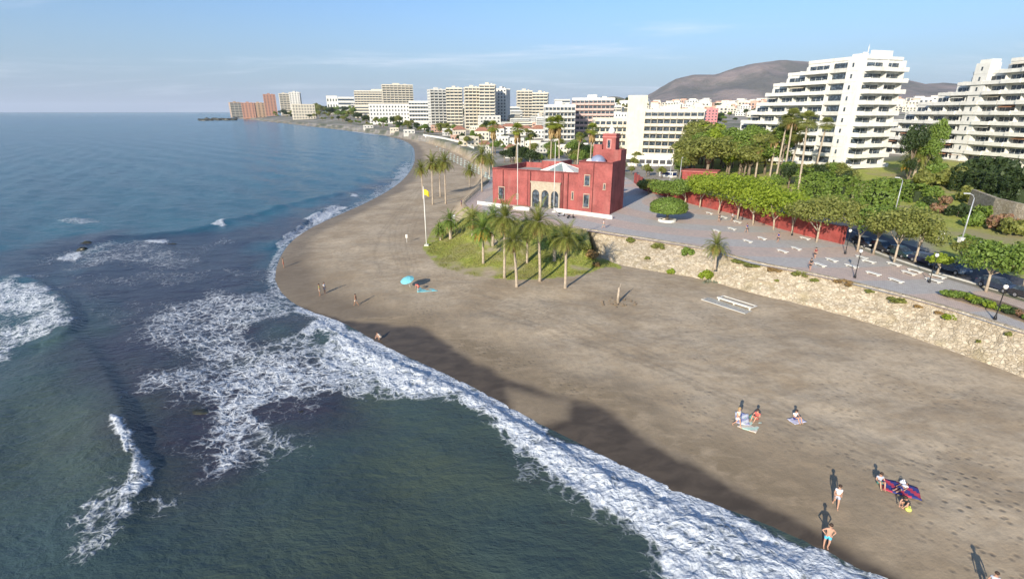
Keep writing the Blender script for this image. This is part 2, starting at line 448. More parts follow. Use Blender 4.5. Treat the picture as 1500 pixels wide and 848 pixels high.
# the band along the beach
F_([(1330, 875), (1200, 795), (1100, 750), (1000, 715), (900, 670), (850, 645), (780, 608), (700, 563), (640, 535), (560, 500), (500, 466), (445, 452), (430, 458), (470, 490), (540, 545),
    (560, 575), (640, 574), (690, 590), (740, 640), (800, 690), (870, 738), (940, 785), (1000, 830), (1040, 875)], .98, .7)
F_([(690, 600), (760, 640), (900, 740), (1010, 830), (940, 800), (840, 745), (760, 690), (720, 650)], .45, 1.2)
F_([(205, 470), (270, 436), (350, 430), (400, 424), (445, 452), (500, 480), (570, 520), (640, 560), (600, 590), (520, 588), (470, 600), (430, 640), (370, 682), (290, 672), (275, 640), (225, 605), (215, 560), (225, 520)], .6, 4.5)
F_([(440, 452), (500, 468), (560, 505), (640, 540), (690, 565), (690, 590), (560, 575), (480, 540), (430, 490)], .82, 1.5)
F_([(300, 560), (400, 520), (470, 540), (480, 580), (400, 620), (370, 670), (300, 660), (280, 620)], .72, 1.5)
F_([(60, 440), (140, 425), (220, 440), (300, 432), (290, 460), (200, 480), (160, 500), (110, 480)], .3, 3)
def hole(pp, st, fe):
    global foam; foam = foam * (1 - reg(pp, st, fe))
hole([(365, 490), (395, 474), (432, 465), (446, 472), (420, 500), (385, 512)], .7, 1.8)
hole([(235, 620), (255, 590), (300, 588), (330, 600), (300, 622), (260, 640)], .7, 2)
hole([(385, 598), (430, 582), (500, 588), (520, 600), (450, 625), (415, 635), (395, 620)], .6, .8)
hole([(500, 586), (700, 600), (760, 700), (600, 760), (480, 680), (470, 610)], 1, .5)
F_([(-40, 425), (20, 412), (36, 404), (66, 420), (90, 445), (112, 478), (100, 498), (50, 508), (20, 530), (-60, 540)], .78, 2.0)
hole([(-60, 462), (20, 455), (50, 462), (30, 480), (-60, 505)], .55, 1.5)
F_([(60, 382), (95, 368), (150, 358), (215, 350), (268, 352), (255, 362), (300, 380), (308, 398), (240, 392), (170, 392), (110, 388)], .5, 5)
F_([(88, 378), (108, 366), (125, 372), (112, 386)], .85, .8)
F_([(215, 352), (255, 350), (262, 358), (228, 360)], .95, .6)
F_([(95, 402), (180, 400), (300, 392), (330, 400), (350, 410), (250, 418), (150, 422), (100, 425)], .38, 5)
F_([(60, 384), (75, 380), (80, 390), (62, 392)], .5, 1)
F_([(330, 395), (352, 398), (350, 406), (325, 402)], .6, 1)
F_([(280, 360), (330, 350), (350, 355), (320, 366), (290, 368)], .4, 2)
F_([(88, 324), (118, 318), (142, 322), (130, 328), (100, 328)], .62, 2)
F_([(313, 331), (324, 324), (333, 327), (330, 333)], 1.0, .8)
F_([(452, 330), (458, 316), (480, 305), (500, 298), (512, 296), (505, 308), (480, 322), (462, 332)], .9, 1.2)
F_([(402, 360), (430, 340), (458, 322), (462, 330), (435, 348), (408, 366)], .75, .5)
F_([(505, 300), (540, 285), (570, 268), (588, 262), (594, 266), (560, 290), (515, 304)], .55, 2)
F_([(576, 258), (590, 240), (600, 236), (604, 250), (596, 264), (585, 275), (566, 282), (572, 270)], .7, 2)
F_([(514, 286), (520, 283), (526, 286), (521, 290)], 1.0, .8)
F_([(400, 425), (398, 400), (404, 385), (410, 395), (409, 425), (418, 436), (410, 440)], .65, .6)
F_([(360, 400), (395, 385), (400, 430), (380, 425)], .3, 2)
# the breaking crest out in front
F_([(160, 616), (178, 617), (190, 640), (198, 662), (218, 668), (236, 686), (234, 700), (214, 722), (198, 732), (190, 755), (184, 755), (184, 700), (186, 668), (176, 640)], .8, .45)
F_([(162, 616), (176, 618), (187, 640), (193, 664), (196, 700), (192, 730), (187, 730), (189, 700), (186, 668), (176, 640)], .98, .15)
F_([(120, 764), (150, 696), (180, 665), (192, 700), (188, 750), (172, 790), (150, 810), (160, 770)], .56, 1.3)
F_([(200, 745), (240, 725), (268, 735), (250, 748), (210, 762)], .45, .8)
F_([(165, 585), (185, 575), (190, 590), (175, 600)], .4, .8)
F_([(930, 838), (970, 812), (985, 822), (950, 845)], .35, .8)
# far swash lines
far_sw = sstep(9, 3, np.abs(dS + 3)) * (Y > 180) * sstep(.42, .6, fbm(X * .012, Y * .012, 3, 44))
foam = np.maximum(foam, far_sw * .8)
thin = sstep(1.6, .4, np.abs(dS + .6)) * (Y > 70) * (Y < 400)
foam = np.maximum(foam, thin * .6)
foam = foam * np.where(Y < 300, .85 + .3 * fbm(X * .12, Y * .12, 4, 12), 1)

# swell
fade = sstep(900, 150, Y)
cal = sstep(-.5, -6, dS)
wx = X + 8 * (fbm(X * .02, Y * .02, 2, 61) - .5); wy = Y + 14 * (fbm(X * .018, Y * .018, 2, 62) - .5)
def wv(lam, deg, ph): 
    a = R(deg); return np.sin((wx * math.sin(a) + wy * math.cos(a)) * 2 * math.pi / lam + ph)
Zw = .16 * wv(19, 42, 0) + .1 * wv(11, 60, 1) + .05 * wv(6.3, 25, 2) + .25 * (fbm(X * .22, Y * .3, 4, 63) - .5) + .2 * (fbm(X * .07, Y * .09, 3, 65) - .5)
Zw = Zw * fade * (.15 + .85 * cal)
def ridge(pp, h, w1, w2, side=1):
    """steep-faced wave crest: w1 ahead, w2 behind"""
    global Zw
    q = smooth(pxpoly(pp, 0), 2)
    d = dist_line(X, Y, q)
    # side of the line
    best = np.full(X.shape, 1e12); sg = np.zeros(X.shape); endf = np.ones(X.shape); L = len(q) - 1
    for i in range(L):
        ax, ay = q[i]; ex, ey = q[i + 1][0] - ax, q[i + 1][1] - ay; ll = ex * ex + ey * ey + 1e-9
        t = ((X - ax) * ex + (Y - ay) * ey) / ll; tc_ = np.clip(t, 0, 1)
        dd = (X - ax - tc_ * ex) ** 2 + (Y - ay - tc_ * ey) ** 2; b = dd < best
        best = np.where(b, dd, best); sg = np.where(b, np.sign(ex * (Y - ay) - ey * (X - ax)), sg)
        u = (i + tc_) / L; endf = np.where(b, np.sin(np.pi * np.clip(u, 0, 1)) ** .8, endf)
    wdt = np.where(sg * side > 0, w1, w2)
    Zw = Zw + h * endf * np.exp(-(d / wdt) ** 2)
ridge([(60, 505), (110, 495), (150, 545), (178, 610), (192, 655), (205, 690), (200, 740), (170, 800)], .6, 1.0, 4.0, 1)
ridge([(-60, 420), (36, 404), (90, 440), (112, 480), (80, 505)], .7, 1.0, 4, 1)
ridge([(60, 372), (150, 350), (260, 342), (330, 327), (400, 306), (470, 288), (530, 280)], .5, 1.8, 6, -1)
ridge([(395, 366), (430, 341), (460, 318), (500, 298)], .6, .7, 3, -1)
ridge([(560, 262), (585, 240), (600, 225)], .5, 1.5, 4, -1)
ridge([(400, 440), (470, 478), (560, 530), (640, 560), (700, 588), (780, 640), (880, 700), (1000, 762), (1100, 800), (1250, 875)], .38, .8, 1.8, 1)
Zw = Zw + foam ** 2 * (fbm(X * 1.3, Y * 1.3, 4, 77) - .45) * .5 * sstep(300, 60, Y)
Zw = np.where(dS > 0, -dS * .05, Zw * sstep(1.0, -2.5, dS)) + .0
deepn = fbm(X * .02, Y * .02, 4, 91)
# water body colour: murky green in the shallows near the beach, weed-dark over the reef, blue further out
murk = sstep(95, 40, Y + (deepn - .5) * 40)
reef = np.maximum(reg([(90, 520), (150, 470), (60, 420), (-50, 400), (60, 350), (250, 335), (400, 330), (560, 260), (590, 262), (480, 330), (405, 370), (400, 430), (440, 470), (500, 590), (420, 690), (300, 720), (200, 680), (150, 560)], 1, 6), 0) * sstep(.3, .6, fbm(X * .06, Y * .06, 4, 93) + .12)
m = NT('sea_water')
v = m.coord()
fo = m.attr('foam')
base = m.mix(m.attr('murk'), (.02, .1, .135), (.062, .082, .06))
patch = m.ss(m.noise(v, .035, 4, .6), .35, .65)
base = m.mix(m.math('MULTIPLY', patch, .4), base, (.012, .05, .085))
base = m.mix(m.math('MULTIPLY', m.attr('reef'), .8), base, (.035, .026, .048))
vm = m.node('ShaderNodeVectorMath', operation='ADD')
nzc = m.node('ShaderNodeTexNoise'); nzc.inputs['Scale'].default_value = .55; nzc.inputs['Detail'].default_value = 3; m.L(v, nzc.inputs['Vector'])
sc_ = m.node('ShaderNodeVectorMath', operation='SCALE'); m.L(nzc.outputs['Color'], sc_.inputs[0]); sc_.inputs['Scale'].default_value = 1.7
m.L(v, vm.inputs[0]); m.L(sc_.outputs[0], vm.inputs[1])
def lace(scale):
    vo = m.node('ShaderNodeTexVoronoi', feature='DISTANCE_TO_EDGE'); vo.inputs['Scale'].default_value = scale; m.L(vm.outputs[0], vo.inputs['Vector']); return vo.outputs['Distance']
l1 = m.ss(lace(.75), .28, .0); l2 = m.ss(lace(1.9), .3, .0)
fine = m.noise(vm.outputs[0], 3.2, 5, .7); big = m.noise(v, .35, 4, .6)
pat = m.math('ADD', m.math('MULTIPLY', l1, .3), m.math('ADD', m.math('MULTIPLY', l2, .22), m.math('ADD', m.math('MULTIPLY', fine, .55), m.math('MULTIPLY', big, .75))))
th = m.math('ADD', m.math('MULTIPLY', fo, 1.0), m.math('SUBTRACT', pat, 1.03))
ff = m.math('MULTIPLY', m.ss(th, .26, .78), m.ss(fo, .03, .2))
foc = m.mix(m.ss(fine, .3, .7), (.36, .39, .42), (.72, .75, .77))
ff = m.math('MULTIPLY', ff, m.math('ADD', .42, m.math('MULTIPLY', fo, .62), True))
m.L(m.mix(ff, base, foc), m.bsdf.inputs['Base Color'])
rr = m.node('ShaderNodeMapRange'); m.L(ff, rr.inputs['Value']); rr.inputs['To Min'].default_value = .17; rr.inputs['To Max'].default_value = .85
m.L(rr.outputs[0], m.bsdf.inputs['Roughness']); m.bsdf.inputs['IOR'].default_value = 1.33; m.bsdf.inputs['Specular IOR Level'].default_value = .38
w1 = m.noise(m.coord((.5, 1, 1), (0, 0, R(-35))), .35, 6, .62, .3); w2 = m.noise(m.coord((.6, 1, 1), (0, 0, R(-60))), 1.7, 4, .6, .3)
hh = m.math('ADD', m.math('MULTIPLY', w1, 1.0), m.math('MULTIPLY', w2, .3))
b1 = m.bump(hh, .5, 1.0)
b2 = m.bump(m.math('MULTIPLY', m.math('MULTIPLY', pat, ff), 1.0), .6, .3, b1)
m.L(b2, m.bsdf.inputs['Normal'])
tag(sheet('sea', X, Y, Zw, m.mat, dict(foam=foam, murk=murk, reef=reef)), kind='structure')
# ------------------------------------------------------------------ shared materials
M = {}
M['white'] = simple('white_render', (.72, .7, .63), .75, .06, .6, dirt=(.5, .47, .4))
M['cream'] = simple('cream_render', (.64, .58, .46), .8, .08, .4, dirt=(.45, .38, .27))
M['pale'] = simple('pale_render', (.6, .58, .52), .8, .08, .4, dirt=(.42, .38, .32))
M['tan'] = simple('tan_render', (.5, .34, .22), .8, .1, .3)
M['brown'] = simple('brown_render', (.42, .22, .15), .8, .1, .3)
M['red'] = simple('red_render', (.31, .085, .074), .85, .2, .4, bump=.25, bscale=3, dirt=(.36, .15, .125))
M['redwall'] = simple('red_wall_paint', (.3, .06, .05), .8, .2, .8, dirt=(.3, .12, .1))
M['dark'] = simple('dark_trim', (.035, .035, .04), .5, .2, 2)
M['glass'] = glassmat('window_glass')
M['bluglass'] = glassmat('bluish_glass', (.05, .08, .1))
M['stone'] = simple('cream_stone', (.42, .35, .26), .85, .12, 2, bump=.2)
M['roof'] = simple('flat_roof', (.36, .33, .29), .9, .15, .3)
M['tile'] = simple('clay_tile', (.36, .17, .11), .85, .2, .8, bump=.3, bscale=3)
M['metal'] = simple('grey_metal', (.45, .46, .47), .45, .1, 2, metal=.3)
M['black'] = simple('black_paint', (.02, .02, .022), .45, .1, 2)
M['terr'] = simple('terrazzo', (.42, .36, .33), .8, .12, 1.5)
M['rust'] = simple('awning_cloth', (.5, .27, .16), .85, .15, 1.5)
M['soil'] = simple('soil', (.2, .15, .1), .95, .2, 1.2, bump=.4)

# rough stone wall
m = NT('rubble_stone'); v0 = m.coord((1, 1, 1.25)); wn_ = m.node('ShaderNodeTexNoise'); wn_.inputs['Scale'].default_value = 2.2; wn_.inputs['Detail'].default_value = 4; m.L(v0, wn_.inputs['Vector']); wa = m.node('ShaderNodeVectorMath', operation='SCALE'); m.L(wn_.outputs['Color'], wa.inputs[0]); wa.inputs['Scale'].default_value = .55; wb = m.node('ShaderNodeVectorMath', operation='ADD'); m.L(v0, wb.inputs[0]); m.L(wa.outputs[0], wb.inputs[1]); v = wb.outputs[0]
vo = m.node('ShaderNodeTexVoronoi'); vo.inputs['Scale'].default_value = 2.6; vo.inputs['Randomness'].default_value = 1; m.L(v, vo.inputs['Vector'])
ve = m.node('ShaderNodeTexVoronoi', feature='DISTANCE_TO_EDGE'); ve.inputs['Scale'].default_value = 2.6; m.L(v, ve.inputs['Vector'])
sp = m.node('ShaderNodeSeparateColor'); m.L(vo.outputs['Color'], sp.inputs[0])
c1 = m.mix(sp.outputs[0], (.36, .29, .2), (.6, .52, .39))
c1 = m.mix(m.math('MULTIPLY', m.ss(m.noise(v, 5, 4), .4, .7), .35), c1, (.34, .27, .17))
c1 = m.mix(m.math('MULTIPLY', m.ss(m.noise(m.coord(), .35, 4), .54, .68), .5), c1, (.33, .27, .15))
c1 = m.mix(m.math('MULTIPLY', m.ss(ve.outputs['Distance'], .1, .0), m.ss(m.noise(v0, 1.1, 3), .35, .7)), c1, (.25, .2, .13))
m.L(c1, m.bsdf.inputs['Base Color']); m.bsdf.inputs['Roughness'].default_value = .9; m.bsdf.inputs['Specular IOR Level'].default_value = .2
hh = m.math('ADD', m.math('MINIMUM', m.math('MULTIPLY', ve.outputs['Distance'], 3), .5), m.math('MULTIPLY', m.noise(v, 4, 4), .4))
m.L(m.bump(hh, .8, .13), m.bsdf.inputs['Normal']); M['rubble'] = m.mat

# paving: broad pink and blue-grey bands
m = NT('paving'); v = m.coord()
n = m.noise(v, 2.5, 4); nb = m.noise(v, .25, 4)
wvn = m.node('ShaderNodeTexWave', wave_type='RINGS', rings_direction='Z', wave_profile='SIN'); wvn.inputs['Scale'].default_value = .028; wvn.inputs['Distortion'].default_value = 1.2; wvn.inputs['Detail Scale'].default_value = .05
mpv = m.node('ShaderNodeMapping'); mpv.inputs['Location'].default_value = (-46, -122, 0); tcn = m.node('ShaderNodeTexCoord'); m.L(tcn.outputs['Object'], mpv.inputs[0]); m.L(mpv.outputs[0], wvn.inputs['Vector'])
bk = m.node('ShaderNodeTexBrick'); bk.inputs['Scale'].default_value = 1.2; m.L(m.coord((1, 1, 1), (0, 0, R(35))), bk.inputs['Vector']); bk.inputs['Color1'].default_value = (1, 1, 1, 1); bk.inputs['Color2'].default_value = (.86, .86, .86, 1); bk.inputs['Mortar'].default_value = (.66, .66, .66, 1); bk.inputs['Mortar Size'].default_value = .03
c1 = m.mix(m.ss(wvn.outputs['Fac'], .5, .6), (.66, .51, .41), (.56, .53, .48))
c1 = m.mix(m.math('MULTIPLY', m.ss(n, .3, .7), .4), c1, (.37, .3, .27)); c1 = m.mix(m.math('MULTIPLY', m.ss(nb, .5, .7), .3), c1, (.46, .4, .36))
mm = m.node('ShaderNodeMix', data_type='RGBA', blend_type='MULTIPLY'); mm.inputs[0].default_value = 1; m.L(c1, mm.inputs[6]); m.L(bk.outputs['Color'], mm.inputs[7])
m.L(mm.outputs[2], m.bsdf.inputs['Base Color']); m.bsdf.inputs['Roughness'].default_value = .8; M['paving'] = m.mat
M['asphalt'] = simple('asphalt', (.075, .075, .08), .85, .2, .8, bump=.15)

def flat_poly(name, px, z, mat, th=0.03):
    pts = [P(a, b, z) for a, b in px]
    return flat_world(name, pts, z, mat)
def flat_world(name, pts, z, mat):
    pts = [Vector((p[0], p[1], z)) for p in pts]
    tr = geometry.tessellate_polygon([pts]); mb = MB(); fs = []
    for t in tr:
        a, b, c = (pts[i] for i in t)
        fs.append(t if (b - a).cross(c - a).z > 0 else (t[0], t[2], t[1]))
    mb.add(pts, fs); return mb.build(name, mat)

redfoot_px = [(930, 268), (944, 279), (978, 289), (1004, 296), (1030, 303), (1070, 312), (1100, 321), (1140, 334), (1180, 345), (1232, 357)]
prom = [(1500, 489), (1400, 457), (1330, 437), (1250, 417), (1170, 399), (1100, 386), (1040, 367), (960, 354), (900, 345), (858, 338), (845, 334.5), (800, 329.5), (720, 317.5), (688, 305), (681, 298), (716, 267), (722, 249), (790, 240), (900, 250)] + redfoot_px + [(1262, 366), (1310, 384), (1370, 404), (1440, 424), (1500, 442)]
pw = [P(a, b, 5.0) for a, b in prom]
dR = (P(1500, 489, 5) - P(1400, 457, 5)).normalized()
pw = [pw[-1] + dR * 60, pw[0] + dR * 60] + pw
tag(flat_world('promenade', pw, 5.0, M['paving']), kind='structure')
# road behind the wall
road_px = [(1240, 352), (1300, 372), (1370, 396), (1440, 416), (1500, 434)]
road_far = [(1500, 408), (1440, 392), (1370, 372), (1300, 348), (1250, 325), (1180, 308), (1100, 286), (1040, 266), (960, 245)]
rn = [P(a, b, 5) for a, b in road_px]; rf = [P(a, b, 5) for a, b in road_far]
rp = [rn[-1] + dR * 60, rf[0] + dR * 60] + rf + [P(930, 252, 5), P(1000, 284, 5), P(1100, 312, 5), P(1180, 335, 5)] + rn
tag(flat_world('road', rp, 4.988, M['asphalt']), kind='structure')
lm = MB()
mid = [(a + b) * .5 for a, b in zip([rn[0], rn[1], rn[2], rn[3], rn[4], rn[4] + dR * 50], [rf[4], rf[3], rf[2], rf[1], rf[0], rf[0] + dR * 50])]
for a, b in zip(mid[:-1], mid[1:]):
    L = (b - a).length; d = (b - a) / L; nn = Vector((-d.y, d.x, 0)) * .07; t = 0
    while t + 2 < L:
        p, q = a + d * t, a + d * (t + 2); lm.add([(*(p - nn).xy, 4.993), (*(q - nn).xy, 4.993), (*(q + nn).xy, 4.993), (*(p + nn).xy, 4.993)], [(0, 1, 2, 3)]); t += 5
tag(lm.build('road_markings', simple('road_paint', (.7, .7, .68), .7)), kind='structure')
kb = MB()
kp = [P(1262, 361, 5), P(1310, 379, 5), P(1370, 399, 5), P(1440, 419, 5), P(1500, 437, 5), P(1500, 437, 5) + dR * 50]
def strip_wall(mb, pts, th, z0, z1, m=0):
    """continuous wall of thickness th along a line of points"""
    L = []; Rr = []
    for i, p in enumerate(pts):
        d = (Vector(pts[min(i + 1, len(pts) - 1)]) - Vector(pts[max(i - 1, 0)])); d.z = 0; d.normalize(); n = Vector((-d.y, d.x, 0)) * th / 2
        L.append(Vector(p) + n); Rr.append(Vector(p) - n)
    n = len(pts); vs = []
    for q in (L, Rr):
        for z in (z0, z1): vs += [(p.x, p.y, z) for p in q]
    f = []
    for i in range(n - 1):
        f += [(i, i + 1, n + i + 1, n + i), (2 * n + i + 1, 2 * n + i, 3 * n + i, 3 * n + i + 1), (n + i, n + i + 1, 3 * n + i + 1, 3 * n + i)]
    f += [(0, n, 3 * n, 2 * n), (n - 1, 2 * n + n - 1, 3 * n + n - 1, n + n - 1)]
    mb.add(vs, f, m)
strip_wall(kb, kp, .25, 4.9, 5.12); tag(kb.build('kerb', M['pale']), kind='structure')

# ------------------------------------------------------------------ stone retaining wall
def resample(pts, step):
    pts = [Vector(p) for p in pts]; out = [pts[0]]; acc = 0
    for a, b in zip(pts[:-1], pts[1:]):
        L = (b - a).length; n = max(1, int(L / step))
        for i in range(1, n + 1): out.append(a.lerp(b, i / n))
    return out
fw = [Vector(p) for p in foot_w] + [P(868, 362, 1.6)]; tw = [Vector(p) for p in top_w]
fw = [Vector((*p, 1.5)) for p in smooth([(q.x, q.y) for q in fw], 2)]; tw = [Vector((*p, 5.0)) for p in smooth([(q.x, q.y) for q in tw], 2)]
def arc(pts, n):
    L = [0]
    for a, b in zip(pts[:-1], pts[1:]): L.append(L[-1] + (b - a).length)
    out = []
    for i in range(n):
        t = L[-1] * i / (n - 1); j = 0
        while j < len(L) - 2 and L[j + 1] < t: j += 1
        out.append(pts[j].lerp(pts[j + 1], min(1, (t - L[j]) / (L[j + 1] - L[j] + 1e-9))))
    return out
NC = 620; NR = 18
A, B = arc(fw, NC), arc(tw, NC); mb = MB(); vs = []
for j in range(NR):
    t = j / (NR - 1)
    for i in range(NC):
        b = B[i] - A[i]; hdir = Vector((b.x, b.y, 0)); hl = hdir.length; hdir.normalize()
        # lower part is a rough batter, upper part steep
        tt = t
        p = A[i].lerp(B[i], tt); p.z = 1.0 + 4.12 * (tt ** .92)
        nse = float(fbm(np.array([i * .23]), np.array([j * .45]), 3, 55)[0]) - .5
        p -= hdir * nse * .8 * math.sin(math.pi * min(1, t * 1.1 + .08)); p.z += nse * .1
        vs.append(p)
# cap
for off, zc in ((.15, 5.13), (.55, 5.14), (.6, 4.95), (1.0, 4.9)):
    for i in range(NC):
        b = B[i] - A[i]; hdir = Vector((b.x, b.y, 0)).normalized(); q = B[i] + hdir * off; vs.append((q.x, q.y, zc))
NRr = NR + 4
fs = [(j * NC + i, j * NC + i + 1, (j + 1) * NC + i + 1, (j + 1) * NC + i) for j in range(NRr - 1) for i in range(NC - 1)]
mb.add(vs, fs); tag(mb.build('retaining_wall', M['rubble']), 'long sloping wall of pale rubble stone between the sand and the promenade', 'wall')

# ------------------------------------------------------------------ red castle
A0 = P(722, 297, 5.0); B0 = P(894, 314, 5.0); U = (B0 - A0); LU = U.length; U.normalize(); N_ = Vector((-U.y, U.x, 0)); rzC = math.atan2(U.y, U.x)
CS = thing('castle', 'red Moorish style castle with a square tower above the beach', 'castle', (A0.x, A0.y, 5.0), rzC)
print('castle', LU, [round(z_at(A0.y, y) - 5, 1) for y in (243,)], [round(z_at(B0.y, y) - 5, 1) for y in (235,)])
hm, ht = 8.4, 11.0; T0 = LU * .745; DM = 17.0
def hollow(mb, x0, x1, y0, y1, h, roofz, th=.35, m=0, mr=1):
    mb.box(x0, x1, y0, y0 + th, -.2, h, m); mb.box(x0, x1, y1 - th, y1, -.2, h, m)
    mb.box(x0, x0 + th, y0 + th, y1 - th, -.2, h, m); mb.box(x1 - th, x1, y0 + th, y1 - th, -.2, h, m)
    mb.box(x0 + th, x1 - th, y0 + th, y1 - th, roofz - .3, roofz, mr)
k = MB(); hollow(k, 0, T0, 0, DM, hm, hm - 1.3)
for u in (LU * .1, LU * .345, LU * .62, LU * .66):
    k.box(u - .13, u + .13, -.06, -.001, 0, hm - .35, 2)
k.box(-.06, T0, -.07, -.002, hm - .28, hm - .12, 2)
k.build('main_block', [M['red'], M['roof'], simple('dark_red', (.1, .02, .018))], CS)
k = MB(); hollow(k, T0 + .004, LU, -.5, 4.6, ht, ht - 1.0)
k.box(T0 + (LU - T0) * .45, T0 + (LU - T0) * .45 + .16, -.56, -.502, 0, ht - .4, 2)
k.box(T0 + .004, LU, -.58, -.503, ht - .28, ht - .1, 2)
k.build('tower', [M['red'], M['roof'], simple('dark_red_trim', (.1, .02, .018))], CS)
k = MB(); hollow(k, T0 + 1.2, LU, 4.604, 8.4, 13.2, 12.3)
k.box(T0 + 1.2, T0 + 3.2, 4.7, 5.4, 13.2, 14.2); k.build('rear_tower', [M['red'], M['roof']], CS)
# low roof block at the back of the main roof
k = MB(); k.box(LU * .24, LU * .42, DM - 5, DM + 1.5, hm - 1.3, hm + 1.0, 0); k.box(LU * .25, LU * .41, DM - 4.9, DM + 1.4, hm + 1.0, hm + 1.1, 1); k.build('roof_block', [M['red'], M['roof']], CS)
# minaret
mx0 = T0 + (LU - T0) * .42
k = MB(); k.box(mx0 - .2, mx0 + 2.8, 5.4, 7.9, 12.0, 16.4, 0); k.box(mx0 - .32, mx0 + 2.92, 5.28, 8.02, 15.7, 15.9, 1); k.box(mx0 - .32, mx0 + 2.92, 5.28, 8.02, 16.35, 16.5, 1)
mn = k.build('minaret', [M['red'], simple('rose_trim', (.5, .2, .18))], CS)
k = MB(); w_ = simple('rose_panel', (.55, .25, .22)); k.box(mx0 + .75, mx0 + 1.85, 5.33, 5.395, 13.3, 15.4); k.build('arched_panel', w_, mn)
k = MB(); k.box(mx0 + 1.0, mx0 + 1.6, 5.28, 5.327, 13.5, 15.1); k.build('slit_window', M['glass'], mn)
k = MB(); k.lathe([(.75, 0), (.75, .45), (.7, .7), (.5, 1.05), (.2, 1.35), (.05, 1.6), (.03, 2.2)], 14, (mx0 + 1.3, 6.65, 16.5)); k.build('cupola', M['white'], mn, True)
# domes on the tower roof
for i, (u, nn, r, mat) in enumerate(((LU - 4.3, 2.3, 1.7, simple('blue_grey_dome', (.25, .28, .38), .35)), (LU - 6.0, 1.7, .9, M['white']))):
    k = MB(); k.lathe([(r * 1.05, 0), (r * 1.05, .5)] + [(r * math.cos(a), .5 + r * math.sin(a)) for a in np.linspace(.05, 1.5, 9)], 20, (u, nn, ht - 1.0)); k.build('dome', mat, CS, True)
# arches with cream surround
a0, a1 = LU * .355, LU * .60
def arch_pts(cx, w2, z0, zs, n=10):
    return [(cx - w2, z0)] + [(cx - w2 * math.cos(t), zs + w2 * 1.1 * math.sin(t)) for t in np.linspace(0, math.pi, n)] + [(cx + w2, z0)]
def extr(mb, pts, y0, y1, m=0):
    n = len(pts); mb.add([(p[0], y0, p[1]) for p in pts] + [(p[0], y1, p[1]) for p in pts],
        [tuple(range(n)), tuple(reversed(range(n, 2 * n)))] + [(i, n + i, n + (i + 1) % n, (i + 1) % n) for i in range(n)], m)
cxs = [a0 + (a1 - a0) * t for t in (.17, .5, .83)]; w2 = (a1 - a0) * .125
# surround as a wall slab with three openings: piers, spandrels
k = MB(); zs, ztop = 3.0, 5.6; y0, y1 = -.35, -.004
ed = [a0, cxs[0] - w2, cxs[0] + w2, cxs[1] - w2, cxs[1] + w2, cxs[2] - w2, cxs[2] + w2, a1]
for i in (0, 2, 4, 6): k.box(ed[i], ed[i + 1], y0, y1, 0, zs)
for cx in cxs:
    ar = [(cx - w2 * math.cos(t), zs + w2 * 1.15 * math.sin(t)) for t in np.linspace(0, math.pi, 13)]
    for p, q in zip(ar[:-1], ar[1:]): k.add([(p[0], y0, p[1]), (q[0], y0, q[1]), (q[0], y0, ztop), (p[0], y0, ztop), (p[0], y1, p[1]), (q[0], y1, q[1])], [(0, 1, 2, 3), (0, 4, 5, 1)])
for i in (0, 2, 4, 6): k.box(ed[i] + .0, ed[i + 1] - .0, y0, y1, zs + .0, ztop)
k.box(a0 - .15, a1 + .15, y0 - .08, y1, ztop, ztop + .35)
sr = k.build('arcade_surround', M['stone'], CS)
for cx in cxs:
    k = MB(); extr(k, arch_pts(cx, w2 * .98, 0.05, zs), -.09, -.01); dw_ = k.build('arched_door', M['glass'], CS)
    k = MB(); k.box(cx - .06, cx + .06, -.15, -.092, 0, zs + w2); k.box(cx - w2 * .95, cx + w2 * .95, -.15, -.092, 2.2, 2.32); k.build('frame', M['dark'], dw_)
def cwin(u, z, w_, h, y=0.0):
    k = MB(); k.box(u - w_, u + w_, y - .05, y - .003, z, z + h); o = k.build('window', M['glass'], CS)
    k = MB()
    for a, b, c, d in ((u - w_ - .12, u - w_, z - .1, z + h + .15), (u + w_, u + w_ + .12, z - .1, z + h + .15)): k.box(a, b, y - .14, y - .004, c, d)
    k.box(u - w_ - .12, u + w_ + .12, y - .14, y - .004, z + h + .15, z + h + .3); k.box(u - w_ - .2, u + w_ + .2, y - .22, y - .004, z - .22, z - .1); k.build('frame', M['stone'], o)
    k = MB(); k.box(u - .03, u + .03, y - .09, y - .052, z, z + h); k.build('mullion', M['dark'], o)
cwin(LU * .085, 1.2, .75, 2.6); cwin(LU * .23, 1.6, .18, .9)
cwin(T0 + (LU - T0) * .28, 5.9, .55, 2.0, -.5); cwin(T0 + (LU - T0) * .28, 1.2, .6, 2.6, -.5); cwin(LU * .7, 2.6, .15, 1.4); cwin(T0 + (LU - T0) * .8, 5.4, .15, .9, -.5)
# glazed roof light with white frame
u0, u1 = LU * .35, LU * .73
k = MB(); um = (u0 + u1) / 2; ya, yb = .6, 8.0; z0 = hm - .9; za = hm + 1.5
ap = (um, (ya + yb) / 2, za); cs = [(u0, ya, z0), (u1, ya, z0), (u1, yb, z0), (u0, yb, z0)]
k.add(cs + [ap], [(0, 1, 4), (1, 2, 4), (2, 3, 4), (3, 0, 4), (3, 2, 1, 0)]); sk = k.build('roof_light', simple('roof_light_glass', (.22, .27, .26), .3), CS)
k = MB()
for c in cs: k.tube([c, ap], .16, 6)
k2 = MB()
for c, d in ((cs[0], cs[3]), (cs[1], cs[2])):
    # opaque white wings
    pass
k.add([cs[0], (cs[0][0] + 2.4, ya, z0 + .02), (um - .5, ap[1], za + .03), ap, ], [(0, 1, 2, 3)])
k.add([(cs[1][0] - 3.4, ya - .02, z0 + .02), (cs[1][0], ya, z0 + .05), (ap[0], ap[1], za + .05), (um - .0, ap[1], za + .04)], [(0, 1, 2, 3)])
k.add([cs[1], (cs[2][0], cs[2][1], z0 + .05), (ap[0], ap[1], za + .06)], [(0, 1, 2)]); 
